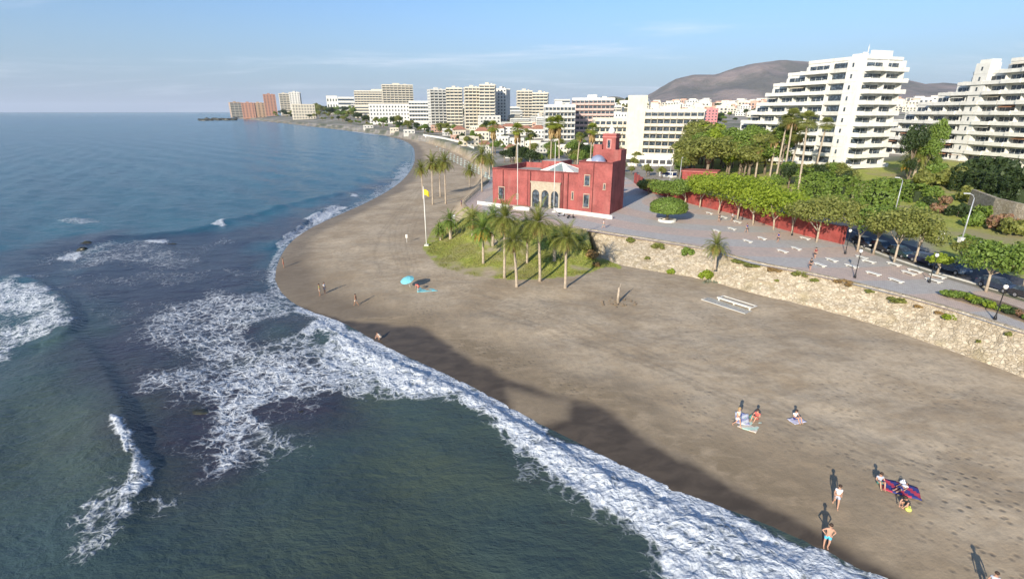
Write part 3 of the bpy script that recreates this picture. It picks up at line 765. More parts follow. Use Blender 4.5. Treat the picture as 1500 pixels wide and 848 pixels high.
k.box(u0 - .2, u1 + .2, ya - .25, ya - .02, z0 - .2, z0 + .15); k.build('roof_light_frame', M['white'], sk)
# white bench wall along the castle foot
for nm, pts in (('low_wall', [P(700, 299, 5), P(745, 305, 5)]), ('low_wall', [P(752, 306, 5), P(776, 309, 5)]), ('low_wall', [P(812, 309.5, 5), P(855, 315, 5), P(897, 321, 5)])):
    k = MB(); strip_wall(k, pts, .45, 5, 5.75); tag(k.build(nm, M['white']), {700: 'white low wall at the left foot of the red castle', 752: 'short white low wall by the castle arches', 812: 'white low wall under the castle tower'}[{0: 700}.get(0) if pts[0].x < -2.5 else (752 if pts[0].x < 6 else 812)], 'low wall')
for (a, b), lab in (((664, 334), 'white gate pillar beside the left palms on the bank'), ):
    p = hit(a, b); k = MB(); k.box(-.4, .4, -.4, .4, 0, 2.6); k.box(-.5, .5, -.5, .5, 2.6, 2.8); o = thing('pillar', lab, 'pillar', p); k.build('shaft', M['white'], o)
# railing on the left terrace edge
def railing(name, label, pts, h, mat, post=2.0):
    o = thing(name, label, 'railing', pts[0]); b = pts[0]; k = MB(); r = MB()
    pts = [Vector(p) - b for p in pts]; q = resample(pts, post)
    for zz_ in (h, h * .55, h * .2): r.tube([p + Vector((0, 0, zz_)) for p in q], .04, 5)
    r.build('rail', mat, o)
    for p in q: k = MB(); k.tube([p, p + Vector((0, 0, h))], .05, 5); k.build('post', mat, o)
railing('railing', 'dark railing on the terrace edge left of the red castle', [P(681, 299, 5), P(697, 284, 5), P(716, 268, 5)], 1.1, M['dark'])

# ------------------------------------------------------------------ red promenade wall
rw = resample([P(a, b, 5) for a, b in redfoot_px], 2.5)
k = MB(); strip_wall(k, rw, .4, 4.9, 7.9); 
for p in rw[::2]: k.box(p.x - .32, p.x + .32, p.y - .32, p.y + .32, 5, 8.05)
tag(k.build('boundary_wall', M['redwall']), 'long red painted wall behind the row of promenade trees', 'wall')

# ------------------------------------------------------------------ white stepped apartment blocks
def stepped(name, label, o0, u, n, floors, z0, fh, mats, bay=7.0, cores=(), wing=None, dep=14.0, rec=None, seed=1, back=None):
    r = random.Random(seed)
    T = thing(name, label, 'apartment block', (o0.x, o0.y, z0), math.atan2(u.y, u.x))
    # local frame: x along u, y = inwards
    sgn = -1 if (u.x * n.y - u.y * n.x) > 0 else 1     # n points to +y or -y in the local frame
    def yy(a): return a * -sgn      # a = metres outward
    def B(mb, x0, x1, a0, a1, z0_, z1_, m=0):
        p, q = yy(a0), yy(a1); mb.box(min(x0, x1), max(x0, x1), min(p, q), max(p, q), z0_, z1_, m)
    wall = MB(); wn = []
    for k_, (t0, t1) in enumerate(floors):
        z = k_ * fh
        d_ = dep
        B(wall, t0, t1, -d_, -.9, z + .0, z + fh - .002)
        # piers between bays and slab edge
        tb = max(t0, rec[1]) if rec else t0; nb = max(1, int(round((t1 - tb) / bay))); bw = (t1 - tb) / nb
        for b in range(nb):
            x0, x1 = tb + b * bw, tb + (b + 1) * bw
            B(wall, x0 - .15, x0 + .15, -.9, .35, z + .003, z + fh - .2)
            out = 1.35 + (.5 if (b + k_) % 3 == 0 else 0)
            bal = MB(); ex = 1.0 if b == nb - 1 else -.12
            B(bal, x0 + .12, x1 + ex, -.85, out, z - .22, z)
            B(bal, x0 + .12, x1 + ex, out - .16, out, z + .002, z + .9)
            B(bal, x1 + ex - .16, x1 + ex, -.6, out - .165, z + .002, z + 1.05); B(bal, x0 + .12, x0 + .28, -.6, out - .165, z + .002, z + 1.05)
            bal.build('balcony', mats[0], T)
            win = MB(); g0 = x0 + bw * r.uniform(.06, .12); g1 = x1 - bw * r.uniform(.05, .15)
            B(win, g0, g1, -.898, -.84, z + .15, z + 2.3); wo = win.build('window', M['glass'], T)
            fr = MB()
            for q in range(1, 3): B(fr, g0 + (g1 - g0) * q / 3 - .05, g0 + (g1 - g0) * q / 3 + .05, -.838, -.8, z + .15, z + 2.3)
            fr.build('frame', mats[0], wo)
            q = r.random()
            if q < .2:
                aw = MB(); pa = [(x0 + .8, yy(-.8), z + 2.75), (x1 - 1.2, yy(-.8), z + 2.75), (x1 - 1.2, yy(1.0), z + 2.15), (x0 + .8, yy(1.0), z + 2.15)]
                aw.add(pa + [(a, b_, c - .06) for a, b_, c in pa], [(0, 1, 2, 3), (7, 6, 5, 4), (0, 4, 5, 1), (1, 5, 6, 2), (2, 6, 7, 3), (3, 7, 4, 0)])
                aw.build('awning', r.choice([M['rust'], M['cream'], M['pale'], M['white']]), T)
            elif q < .45:
                fu = MB(); xx = r.uniform(x0 + 1, x1 - 2); B(fu, xx, xx + .9, .1, .7, z + .01, z + .8); fu.build('terrace_table', M['dark'], T)
    for (c0, c1, a, h) in cores:
        B(wall, c0, c1, -3, a, 0, h)
        B(wall, c0 + .5, c1 - .5, -3, a - .6, h + .002, h + 1.1)
        for k_ in range(len(floors)):
            sw_ = MB(); B(sw_, (c0 + c1) / 2 - .3, (c0 + c1) / 2 + .3, a + .002, a + .05, k_ * fh + 1.0, k_ * fh + 2.2); sw_.build('window', M['glass'], T)
            sw_ = MB(); B(sw_, c0, c1, a + .002, a + .06, k_ * fh - .06, k_ * fh + .06); sw_.build('string_course', mats[1], T)
    nf = len(floors)
    if rec:
        for k_ in range(nf):
            z = k_ * fh; bal = MB(); B(bal, rec[0] + .2, rec[1] - .2, -.85, .2, z - .2, z); B(bal, rec[0] + .2, rec[1] - .2, .05, .2, z, z + 1.0); bal.build('balcony', mats[1], T)
            win = MB(); B(win, rec[0] + .5, rec[1] - .5, -.898, -.82, z + .1, z + 2.6); win.build('window', M['glass'], T)
    # roof terraces: parapets where the floor above is shorter
    for k_ in range(nf):
        t0, t1 = floors[k_]; nx = floors[k_ + 1][1] if k_ + 1 < nf else t0
        if t1 - nx > .5 or k_ == nf - 1:
            z = (k_ + 1) * fh
            B(wall, nx + .1, t1, -.9, -.7, z, z + 1.0); B(wall, t1 - .2, t1, -dep, -.905, z, z + 1.0)
            B(wall, nx + .1, nx + 3.5 if k_ < nf - 1 else nx + 1, -dep + 2, -4, z + .002, z + fh * .8)
    if wing:
        wl, wout = wing       # wing on the far side of the corner, seen end on: along +y inwards? built along outward-right
        for k_ in range(nf):
            z = k_ * fh
            x_ = 0
            # facade lies in plane x=0 (t=0), spans inwards 0..wl
            wall_y0, wall_y1 = yy(-1.5), yy(-wl)
            for b in range(2):
                y0_, y1_ = -1.6 - (wl - 1.8) * b / 2, -1.6 - (wl - 1.8) * (b + 1) / 2
                bal = MB(); out = 1.7 if (k_ // 2) % 2 == 0 or b == 0 else 1.2; ext_ = 1.2 if b == 1 else -.1
                B(bal, -out, .9, y0_ - .1, y1_ - ext_, z - .22, z); B(bal, -out, -out + .16, y0_ - .1, y1_ - ext_, z + .002, z + .95)
                if b == 1: B(bal, -out + .165, .8, y1_ - ext_, y1_ - ext_ + .16, z + .002, z + 1.1)
                B(bal, -out + .165, .8, y0_ - .1, y0_ - .26, z + .002, z + 1.1)
                bal.build('balcony', mats[0], T)
                win = MB(); a0_ = y0_ - r.uniform(.3, .6); a1_ = y1_ + r.uniform(.3, 1.0)
                B(win, .84, .898, a0_, a1_, z + .12, z + 2.3); wo = win.build('window', M['glass'], T)
                fr = MB(); B(fr, .79, .838, (a0_ + a1_) / 2 - .06, (a0_ + a1_) / 2 + .06, z + .12, z + 2.3); fr.build('frame', mats[0], wo)
                B(wall, -.6, .9, y1_ - .14, y1_ + .14, z + .002, z + fh - .23)
            B(wall, .9, 13, -1.5, -wl, z, z + fh - .003)
        z = nf * fh; B(wall, .6, 13, -1.5, -wl, z + .003, z + .9)
        for q in range(5): B(wall, 2 + q * 2, 2.6 + q * 2, -2 - q * 2, -2.8 - q * 2, z + .9, z + 1.8 + .5 * (q % 2))
        an = MB()
        for q in range(4): an.tube([(2 + q * 2.2, yy(-3 - q * 2.6), z + 1.5), (2 + q * 2.2, yy(-3 - q * 2.6), z + 3.6 + (q % 2))], .06, 5)
        an.build('aerial', M['metal'], T)
    wall.build('wall', mats[0], T)
    gr = MB(); 
    return T
u1_ = Vector((-.31, .95, 0)).normalized(); n1_ = Vector((-.95, -.31, 0))
o1 = P(1232, 256, 7.0)
z1 = 6.0; top1 = z_at(o1.y, 86); fh1 = (top1 - z1) / 11
print('block1', o1, top1, fh1)
ends = [71, 64, 58, 52, 49, 44, 42, 37, 35, 29, 21]
stepped('apartment_block', 'white stepped apartment block rising behind the red wall and tall palms', o1, u1_, n1_, [(.95, e) for e in ends], z1, fh1,
        [M['white'], M['pale']], 7.2, cores=[(1.0, 5.0, .7, fh1 * 11 + .4)], wing=(16.5, 0), rec=(5.25, 11.5), seed=3)
u2_ = Vector((-.064, 1, 0)).normalized(); n2_ = Vector((-1, -.064, 0))
o2 = Vector((159, 150, 8)); z2 = 9.5; fh2 = 3.15
ends2 = [82, 80, 74, 69, 62, 57, 49, 42, 37, 25]
T2 = stepped('apartment_block', 'broad white stepped apartment block with tan awnings at the right edge', o2, u2_, n2_, [(-8, e) for e in ends2], z2, fh2,
        [M['white'], M['pale']], 6.5, cores=[(30, 35, .9, fh2 * 10 + .2)], seed=8, dep=16)
# ------------------------------------------------------------------ other buildings
def block(name, label, pxl, pxr, pyb, pyt, floors, bays, style='balcony', rot=0.0, mats=None, deep=14.0, group=None, Yd=None, roof=None, sides=True, cat='apartment block'):
    """building standing where photo columns pxl..pxr and row pyb put it, as high as row pyt"""
    mats = mats or (M['cream'], M['glass'], M['cream'])
    if Yd is None: p = hit((pxl + pxr) / 2, pyb)
    else:
        xx = (((pxl + pxr) / 2) - CX) / F * (Yd * c_ + 12 * s_); p = Vector((xx, Yd, gz(xx, Yd)))
    zc = depth(p); az = math.atan2(p.x, p.y)
    wid = (pxr - pxl) / F * zc * math.cos(az) / max(.5, math.cos(az) )
    wid = wid / max(.55, math.cos(rot)) * .96
    h = z_at(p.y, pyt) - p.z
    h = max(h, 3.0)
    T = thing(name, label, cat, p, -az + rot, group)
    fh = h / floors; W2 = wid / 2; body = MB(); body.box(-W2, W2, 0, deep, -3, h); body.box(-W2, W2, 0, .3, h + .002, h + fh * .3); body.box(-W2, W2, deep - .3, deep, h + .002, h + fh * .3)
    if style == 'gable':
        pass
    body.build('wall', mats[0], T)
    if roof == 'hut' or roof is None and floors > 5:
        k = MB(); k.box(-W2 * .3, W2 * .15, deep * .3, deep * .7, h, h + fh * .9); k.box(W2 * .4, W2 * .6, deep * .3, deep * .6, h, h + fh * .6); k.build('roof_hut', mats[0], T)
    if roof == 'hip':
        k = MB(); e = fh * .15; z = h + fh * .3 + .01; k.add([(-W2 - e, -e, z), (W2 + e, -e, z), (W2 + e, deep + e, z), (-W2 - e, deep + e, z), (-W2 * .4, deep / 2, z + fh * .9), (W2 * .4, deep / 2, z + fh * .9)],
            [(0, 1, 5, 4), (1, 2, 5), (2, 3, 4, 5), (3, 0, 4), (3, 2, 1, 0)]); k.build('roof', M['tile'], T)
    bw = wid / bays
    if p.y < 480 and bays * floors > 1:
        for f in range(floors):
            z = f * fh
            for b in range(bays):
                x0 = -W2 + b * bw
                if style == 'grid':
                    k = MB(); k.box(x0 + bw * .28, x0 + bw * .72, -.04, -.002, z + fh * .3, z + fh * .75); k.build('window', mats[1], T); continue
                k = MB(); k.box(x0 + bw * .1, x0 + bw * .9, -.04, -.002, z + fh * .08, z + fh * .8); k.build('window', mats[1], T)
                o_ = 1.7; k = MB(); k.box(x0 + bw * .05, x0 + bw * .95, -o_, -o_ + .15, z + .01, z + fh * .34); k.box(x0 + bw * .05, x0 + bw * .95, -o_ + .155, -.05, z - fh * .06, z)
                if style == 'balcony': k.box(x0 - bw * .03, x0 + bw * .03, -o_ * .95, -.05, z + .01, z + fh * .93)
                k.build('balcony', mats[2], T)
            if sides:
                for b in range(3): k = MB(); k.box(-W2 - .04, -W2 - .002, deep * (.12 + .3 * b), deep * (.25 + .3 * b), z + fh * .3, z + fh * .75); k.build('window', mats[1], T)
        return T
    for f in range(floors):
        z = f * fh
        if style == 'balcony':
            k = MB()
            for b in range(bays):
                x0 = -W2 + b * bw; k.box(x0 + bw * .08, x0 + bw * .92, -.04, -.002, z + fh * .08, z + fh * .8)
            if sides:
                for b in range(3): k.box(-W2 - .04, -W2 - .002, deep * (.12 + .3 * b), deep * (.27 + .3 * b), z + fh * .3, z + fh * .75)
            k.build('window_row', mats[1], T)
            k = MB(); o_ = min(2.2, fh * .5)
            for b in range(bays):
                x0 = -W2 + b * bw; k.box(x0 + bw * .05, x0 + bw * .95, -o_, -o_ + .2, z, z + fh * .36); k.box(x0 + bw * .05, x0 + bw * .95, -o_ + .205, -.05, z - fh * .06, z)
                k.box(x0 - bw * .04, x0 + bw * .04, -o_ * .95, -.05, z + .01, z + fh * .93)
            k.build('balcony_row', mats[2], T)
        elif style == 'band':
            k = MB(); k.box(-W2 + .4, W2 - .4, -.05, -.002, z + fh * .35, z + fh * .82); k.build('window_row', mats[1], T)
            k = MB(); k.box(-W2, W2, -.9, -.06, z - fh * .05, z + fh * .28); k.build('balcony_row', mats[2], T)
        else:
            k = MB()
            for b in range(bays):
                x0 = -W2 + b * bw; k.box(x0 + bw * .28, x0 + bw * .72, -.04, -.002, z + fh * .3, z + fh * .75)
            if sides:
                for b in range(3): k.box(-W2 - .04, -W2 - .002, deep * (.12 + .3 * b), deep * (.25 + .3 * b), z + fh * .3, z + fh * .75)
            k.build('window_row', mats[1], T)
    return T
W_ = (M['white'], M['glass'], M['white']); C_ = (M['cream'], M['glass'], M['cream']); P_ = (M['pale'], M['glass'], M['pale'])
BR = (M['brown'], M['glass'], M['tan']); TN = (M['tan'], M['glass'], M['cream'])
# the headland
block('apartment_block', 'tan block with pale end wall at the tip of the headland', 341, 357, 173, 151, 9, 3, 'balcony', .2, TN, 30)
block('apartment_block', 'dark brown block second from the headland tip', 357, 375, 173, 151.5, 9, 4, 'grid', -.1, BR, 30)
block('apartment_block', 'reddish tan block beside the tall brown tower on the headland', 374, 390, 172.5, 151.5, 9, 3, 'grid', .1, (M['tan'], M['glass'], M['tan']), 30)
block('apartment_tower', 'tall reddish brown tower near the tip of the headland', 390, 407, 170, 139, 14, 4, 'grid', 0, BR, 30, cat='tower')
block('apartment_tower', 'pale twin tower to the right of the brown headland tower', 413, 427, 166, 138, 12, 3, 'balcony', .1, C_, 30, cat='tower')
block('apartment_tower', 'grey white tower beside the pale twin tower on the headland', 427, 442, 166, 136, 12, 4, 'grid', -.2, P_, 30, cat='tower')
block('hotel', 'low cream building on the shore below the headland towers', 431, 463, 175, 154, 5, 8, 'grid', .1, C_, 30, cat='hotel')
block('villa', 'white flat roofed villa on the wooded rise', 480, 496, 162, 143, 3, 4, 'grid', 0, W_, 20, cat='house')
block('villa', 'white terraced building right of the wooded rise', 497, 520, 163, 144, 4, 5, 'band', 0, W_, 20, cat='house')
block('apartment_block', 'long cream slab block with many vertical bays', 522, 592, 172, 134, 11, 16, 'balcony', -.15, C_, 20)
block('apartment_tower', 'tall cream tower on top of the long slab block', 563, 608, 178, 125, 15, 8, 'balcony', .1, C_, 20, Yd=1150, cat='tower')
block('hotel', 'low white hotel with blue roof edge by the far beach', 543, 606, 181, 154, 5, 14, 'grid', .1, (M['white'], M['glass'], M['white']), 25, cat='hotel')
block('hotel', 'white hotel with rounded roof right of the blue edged hotel', 600, 634, 179, 150, 5, 8, 'balcony', -.1, W_, 25, cat='hotel')
block('apartment_block', 'pale slender block with deep vertical balconies over the bay', 632, 656, 186, 132, 13, 4, 'balcony', .25, P_, 16)
block('apartment_block', 'cream slender block with a tan column of balconies', 655, 679, 188, 130, 13, 4, 'balcony', -.05, C_, 16)
block('apartment_block', 'cream block with wide balconies beside the tallest centre tower', 682, 705, 190, 129, 13, 4, 'balcony', .1, C_, 16)
block('apartment_tower', 'tallest cream tower in the centre of the skyline', 703, 726, 190, 125, 14, 3, 'balcony', -.1, C_, 16, cat='tower')
block('apartment_block', 'grey shaded block right of the tallest centre tower', 724, 742, 187, 131, 12, 4, 'grid', -.3, P_, 16)
block('apartment_block', 'cream block with brown columns above the tiled town roofs', 757, 780, 176, 134, 10, 4, 'balcony', .1, C_, 18)
block('apartment_block', 'pale block with stepped roof above the tiled town roofs', 779, 802, 177, 137, 9, 4, 'balcony', -.1, C_, 18)
block('apartment_block', 'low green roofed block below the pale towers', 735, 762, 178, 158, 4, 6, 'band', 0, P_, 18)
block('apartment_block', 'white ended block with pink striped balconies behind the palms', 797, 842, 206, 156, 6, 8, 'balcony', .1, (M['white'], M['glass'], M['pale']), 16)
block('apartment_block', 'pink and white block with arched top floor', 835, 898, 200, 146, 7, 10, 'balcony', -.05, (M['white'], M['glass'], simple('pink_render', (.6, .42, .36))), 18)
block('hotel', 'cream hotel wing with long dark balcony strips behind the minaret', 868, 918, 226, 176, 5, 6, 'band', .1, C_, 15, cat='hotel')
block('hotel', 'tall blank cream stair tower between the hotel wings', 914, 942, 229, 161, 1, 1, 'grid', 0, (M['cream'], M['cream'], M['cream']), 16, cat='hotel', roof='none', sides=False)
block('hotel', 'cream hotel with six rows of shaded balconies', 940, 1024, 228, 163, 6, 9, 'balcony', -.08, C_, 18, cat='hotel')
block('apartment_block', 'pink block on the hillside right of the cream hotel', 1030, 1049, 186, 161, 6, 4, 'grid', 0, (simple('rose_render', (.5, .2, .2)), M['glass'], M['white']), 16)
r = random.Random(21)
for i in range(56):
    a = r.uniform(520, 905); b = 166 + r.random() * (14 if a < 700 else 26) ; hh_ = r.uniform(10, 20); wd = r.uniform(14, 34)
    block('apartment_block', 'pale mid rise block crowded among the skyline towers', a - wd / 2, a + wd / 2, b, b - hh_, r.randint(3, 6), r.randint(4, 8), r.choice(['band', 'balcony', 'grid']), r.uniform(-.4, .4), r.choice([W_, P_, C_, P_]), 14, 'pale mid rise blocks crowded behind the town', roof='none')
# small town houses
TOWN = simple('terracotta_render', (.5, .32, .24), .85, .12, .4)
k_i = 0
tl = [(690, 214, 24, 'pink'), (706, 206, 22, 'hip'), (726, 202, 26, 'hip'), (745, 196, 26, 'hip'), (768, 199, 24, 'hip'), (788, 203, 20, 'hip'), (735, 214, 20, 'flat'), (757, 217, 22, 'flat'), (779, 221, 22, 'flat'), (800, 224, 20, 'flat'), (825, 227, 22, 'flat'), (848, 225, 22, 'flat'), (768, 183, 30, 'dark'),
      (735, 187, 22, 'hip'), (660, 199, 18, 'flat'), (675, 204, 16, 'hip'), (640, 194, 16, 'flat'), (620, 190, 14, 'flat'), (790, 190, 22, 'flat'), (748, 232, 20, 'hip'), (772, 236, 20, 'flat'), (712, 226, 16, 'hip'), (695, 195, 14, 'flat')]
for px, py, wd, st in tl:
    r = random.Random(px * 7 + py); mt = r.choice([P_, C_, P_, (TOWN, M['glass'], TOWN)])
    if st == 'dark': mt = (simple('slate_render', (.13, .15, .2)), M['glass'], M['pale'])
    block('house', {'dark': 'dark slate coloured hall among the town houses', 'pink': 'house by the end of the beach promenade wall'}.get(st, 'small town house with red tiled roof beyond the castle' if st == 'hip' else 'small flat roofed town house beyond the castle'),
          px - wd / 2, px + wd / 2, py, py - (9 if py < 200 else 12), 2, 4, 'grid', r.uniform(-.3, .3), mt, 9, {'dark': None, 'pink': None}.get(st, 'tiled town houses beyond the castle' if st == 'hip' else 'flat roofed town houses beyond the castle'), roof='hip' if st == 'hip' else 'none', cat='house')
# distant hillside town: tiny, shared meshes
hp = []
for wmat in (M['white'], M['pale'], TOWN, M['cream']):
    k = MB(); k.box(-8, 8, 0, 10, -2, 7, 0); k.box(-3, 6, 3, 9, 7, 9.5, 0)
    for f in range(2):
        for b in range(4): k.box(-7 + b * 3.8, -5 + b * 3.8, -.06, -.003, 1 + f * 3.2, 3 + f * 3.2, 1)
    hp.append(k.mesh('house', [wmat, M['glass']]))
r = random.Random(5)
spots = []
for i in range(95):
    px = r.uniform(955, 1165); py = 171 - r.random() ** 1.3 * 19 + max(0, (px - 1080)) * .05
    spots.append((px, py))
for i in range(24): spots.append((r.uniform(1310, 1400), r.uniform(150, 166)))
for i in range(16): spots.append((r.uniform(905, 960), r.uniform(150, 166)))
for i in range(22): spots.append((r.uniform(600, 800), r.uniform(160, 178)))
for px, py in spots:
    p = hit(px, py)
    if p.y > 2600: continue
    o = link('house', r.choice(hp)); o.location = p; o.rotation_euler = (0, 0, -math.atan2(p.x, p.y) + r.uniform(-.5, .5)); s = r.uniform(.7, 1.3) * (1.0 + p.y / 2200); o.scale = (s, s, s * .9)
    tag(o, 'small pale house in the distant town below the hills', 'house', 'small pale houses of the distant town')

# ------------------------------------------------------------------ mountains
def ridge_prof(px):
    xs = [300, 880, 930, 955, 985, 1010, 1040, 1062, 1085, 1110, 1140, 1180, 1230, 1280, 1320, 1345, 1370, 1400, 1440, 1500, 1600, 1800]
    ys = [163, 163, 152, 138, 119, 113, 113, 108, 102, 99, 95, 97, 104, 112, 124, 129, 127, 128, 131, 133, 140, 150]
    return np.interp(px, xs, ys)
na, nr = 520, 70
az = np.radians(np.linspace(5, 62, na)); rr_ = np.linspace(3600, 8200, nr)
X, Y = np.outer(rr_, np.sin(az)), np.outer(rr_, np.cos(az))
px = CX + 740 / c_ * np.tan(az) * 1.0 * (1 / (1.0)) ; pxr_ = CX + F * np.tan(az) / c_
hh_ = (HOR - ridge_prof(pxr_)) / F * c_ * c_ * 1.0
Rc = 6000
crest = np.maximum(hh_ * (Rc * np.cos(az)) * .99 + H, 0)
t = (rr_[:, None] - 3600) / (Rc - 3600)
bell = np.where(t < 1, sstep(0, 1, t) ** .9, sstep(1.95, 1, t))
nz_ = fbm(X * .0016, Y * .0016, 6, 70)
rid = 1 - np.abs(2 * fbm(X * .0011 + 3, Y * .0011, 5, 71) - 1)
Z = crest[None, :] * bell * (1 + (rid - .8) * .55 * np.where(t < 1, 1, .4) * np.clip(1.0 - np.abs(t - 1) * 0 , 0, 1) * np.clip(np.abs(t - 1) * 3, .12, 1)) + 20
m = NT('mountain'); v = m.coord()
m.L(m.mix(m.ss(m.noise(v, .002, 8, .65), .4, .62), (.12, .115, .1), (.25, .2, .18)), m.bsdf.inputs['Base Color']); m.bsdf.inputs['Roughness'].default_value = .95
m.L(m.bump(m.noise(v, .006, 8, .65), .8, 40), m.bsdf.inputs['Normal'])
tag(sheet('mountain', X, Y, Z, m.mat, {}), kind='structure')
# ------------------------------------------------------------------ vegetation
LM = {'lime': leafmat('lime_leaves', (.15, .22, .018), (.42, .5, .06), .45), 'green': leafmat('green_leaves', (.08, .14, .02), (.23, .31, .06)),
      'olive': leafmat('olive_leaves', (.12, .15, .03), (.36, .36, .1), .4), 'dark': leafmat('dark_leaves', (.02, .04, .014), (.07, .1, .03)),
      'palm': leafmat('palm_leaves', (.11, .14, .022), (.32, .32, .08), .35), 'fan': leafmat('fan_leaves', (.12, .17, .02), (.34, .36, .06), .35), 'dead': leafmat('dead_leaves', (.2, .12, .045), (.42, .29, .12), .2),
      'orange': leafmat('fruit_stalks', (.4, .18, .03), (.62, .36, .06), .1), 'grey': leafmat('grey_green_leaves', (.12, .14, .09), (.26, .27, .19), .2), 'flower': leafmat('flowering_leaves', (.12, .12, .04), (.4, .2, .14))}
M['bark'] = simple('bark', (.22, .17, .12), .95, .25, 2, bump=.5, bscale=6)
M['paletrunk'] = simple('pale_palm_trunk', (.42, .34, .25), .95, .2, 2, bump=.5, bscale=10)
def quadcloud(C, Nn, S, seed, asp=.6, droop=0.0):
    """leaf-sized rhombs at C facing roughly Nn"""
    g = np.random.default_rng(seed); n = len(C)
    Nn = Nn + g.normal(0, .6, (n, 3)); Nn /= np.linalg.norm(Nn, axis=1)[:, None] + 1e-9
    a = np.cross(Nn, g.normal(0, 1, (n, 3))); a /= np.linalg.norm(a, axis=1)[:, None] + 1e-9
    b = np.cross(Nn, a); s = (S * g.uniform(.6, 1.4, n))[:, None]
    v = np.stack([C - a * s, C - b * s * asp, C + a * s - np.array([0, 0, droop]), C + b * s * asp], 1).reshape(-1, 3)
    return v
def quadmesh(name, v, mat):
    me = bpy.data.meshes.new(name); n = len(v) // 4
    me.vertices.add(len(v)); me.vertices.foreach_set('co', v.astype(np.float32).ravel())
    me.loops.add(n * 4); me.loops.foreach_set('vertex_index', np.arange(n * 4, dtype=np.int32))
    me.polygons.add(n); me.polygons.foreach_set('loop_start', np.arange(0, n * 4, 4, dtype=np.int32)); me.update(calc_edges=True)
    me.materials.append(mat); return me
def crown_pts(seed, rx, ry, rz, n, lumps=14, fill=.35, flat=0.0):
    g = np.random.default_rng(seed); d = g.normal(0, 1, (lumps, 3)); d /= np.linalg.norm(d, axis=1)[:, None]
    d[:, 2] = np.where(d[:, 2] < -.35, -d[:, 2] * .6, d[:, 2]); rad = g.uniform(.45, .78, lumps)
    C = d * rad[:, None] * np.array([rx, ry, rz]); lr = g.uniform(.28, .5, lumps)
    k = g.integers(0, lumps, n); e = g.normal(0, 1, (n, 3)); e /= np.linalg.norm(e, axis=1)[:, None]
    rr = g.uniform(fill, 1.0, n) ** .5 * lr[k]
    P_ = C[k] + e * rr[:, None] * np.array([rx, ry, rz]) * g.uniform(.9, 1.15, (n, 1))
    return P_, e, C
def tree_parts(root, h, cr, ch, mat, seed, n=2400, leaf=.26, trunk=.16, forks=4, under=0.0, bark=None):
    """h = full height, cr = crown radius, ch = crown height"""
    g = random.Random(seed); zc = h - ch / 2
    Pp, e, C = crown_pts(seed, cr, cr * g.uniform(.85, 1.1), ch / 2, n, lumps=16)
    v = quadcloud(Pp + np.array([0, 0, zc]), e, np.full(len(Pp), leaf), seed)
    link('crown', quadmesh('crown', v, mat), root)
    k = MB(); zf = max(.5, zc - ch * .42); lean = Vector((g.uniform(-.2, .2), g.uniform(-.2, .2), 0))
    k.tube([(0, 0, -.3), lean * .4 + Vector((0, 0, zf * .5)), lean + Vector((0, 0, zf))], [trunk * 1.25, trunk, trunk * .85], 8)
    for i in range(forks):
        c = C[(i * 3) % len(C)]; t = Vector((c[0] * .85, c[1] * .85, zc + c[2] * .7)); b = lean + Vector((0, 0, zf - .05))
        mid_ = b.lerp(t, .5) + Vector((0, 0, -.15)); k.tube([b, mid_, t], [trunk * .7, trunk * .45, trunk * .2], 6)
    k.build('trunk', bark or M['bark'], root, True)
def tree(name, label, px, py, pyt, wpx, mat, seed, ch=.6, cat='tree', group=None, n=2400, leaf=.26, trunk=.16, z=None, forks=4, bark=None):
    p = hit(px, py) if z is None else P(px, py, z)
    h = max(1.5, z_at(p.y, pyt) - p.z); cr = wpx / F * depth(p) / 2
    T = thing(name, label, cat, p, random.Random(seed).uniform(0, 6), group)
    tree_parts(T, h, cr, h * ch, mat, seed, n, leaf, trunk, forks, bark=bark); return T
# palms -------------------------------------------------------------
def date_crown(seed, L=2.9, nf=44, up=.35):
    g = random.Random(seed); vs = []
    for i in range(nf):
        a = i * 2.39996 + g.uniform(-.2, .2); el = R(78) - (i / nf) ** .85 * R(118) + g.uniform(-.1, .1)
        l = L * g.uniform(.8, 1.1); p = Vector((0, 0, 0)); d = Vector((math.cos(a) * math.cos(el), math.sin(a) * math.cos(el), math.sin(el)))
        seg = 11; step = l / seg; side = Vector((-math.sin(a), math.cos(a), 0))
        for s in range(seg):
            t = s / seg; q = p + d * step; up_ = side.cross(d)
            w_ = .045 * (1 - t) + .015
            vs += [p - side * w_, p + side * w_, q + side * w_, q - side * w_]
            if s > 0:
                ll = .52 * math.sin(math.pi * min(1, .18 + t * .85)) * g.uniform(.8, 1.15) + .06
                for k in range(2):
                    b = p.lerp(q, k * .5)
                    for sg in (-1, 1):
                        tip = b + (side * sg * .82 + d * .62 + up_ * (-.22)).normalized() * ll
                        vs += [b, b + d * .075, tip + d * .015, tip]
            p = q; d = (d + Vector((0, 0, -.115 - .05 * t))).normalized()
    return np.array([tuple(v) for v in vs])
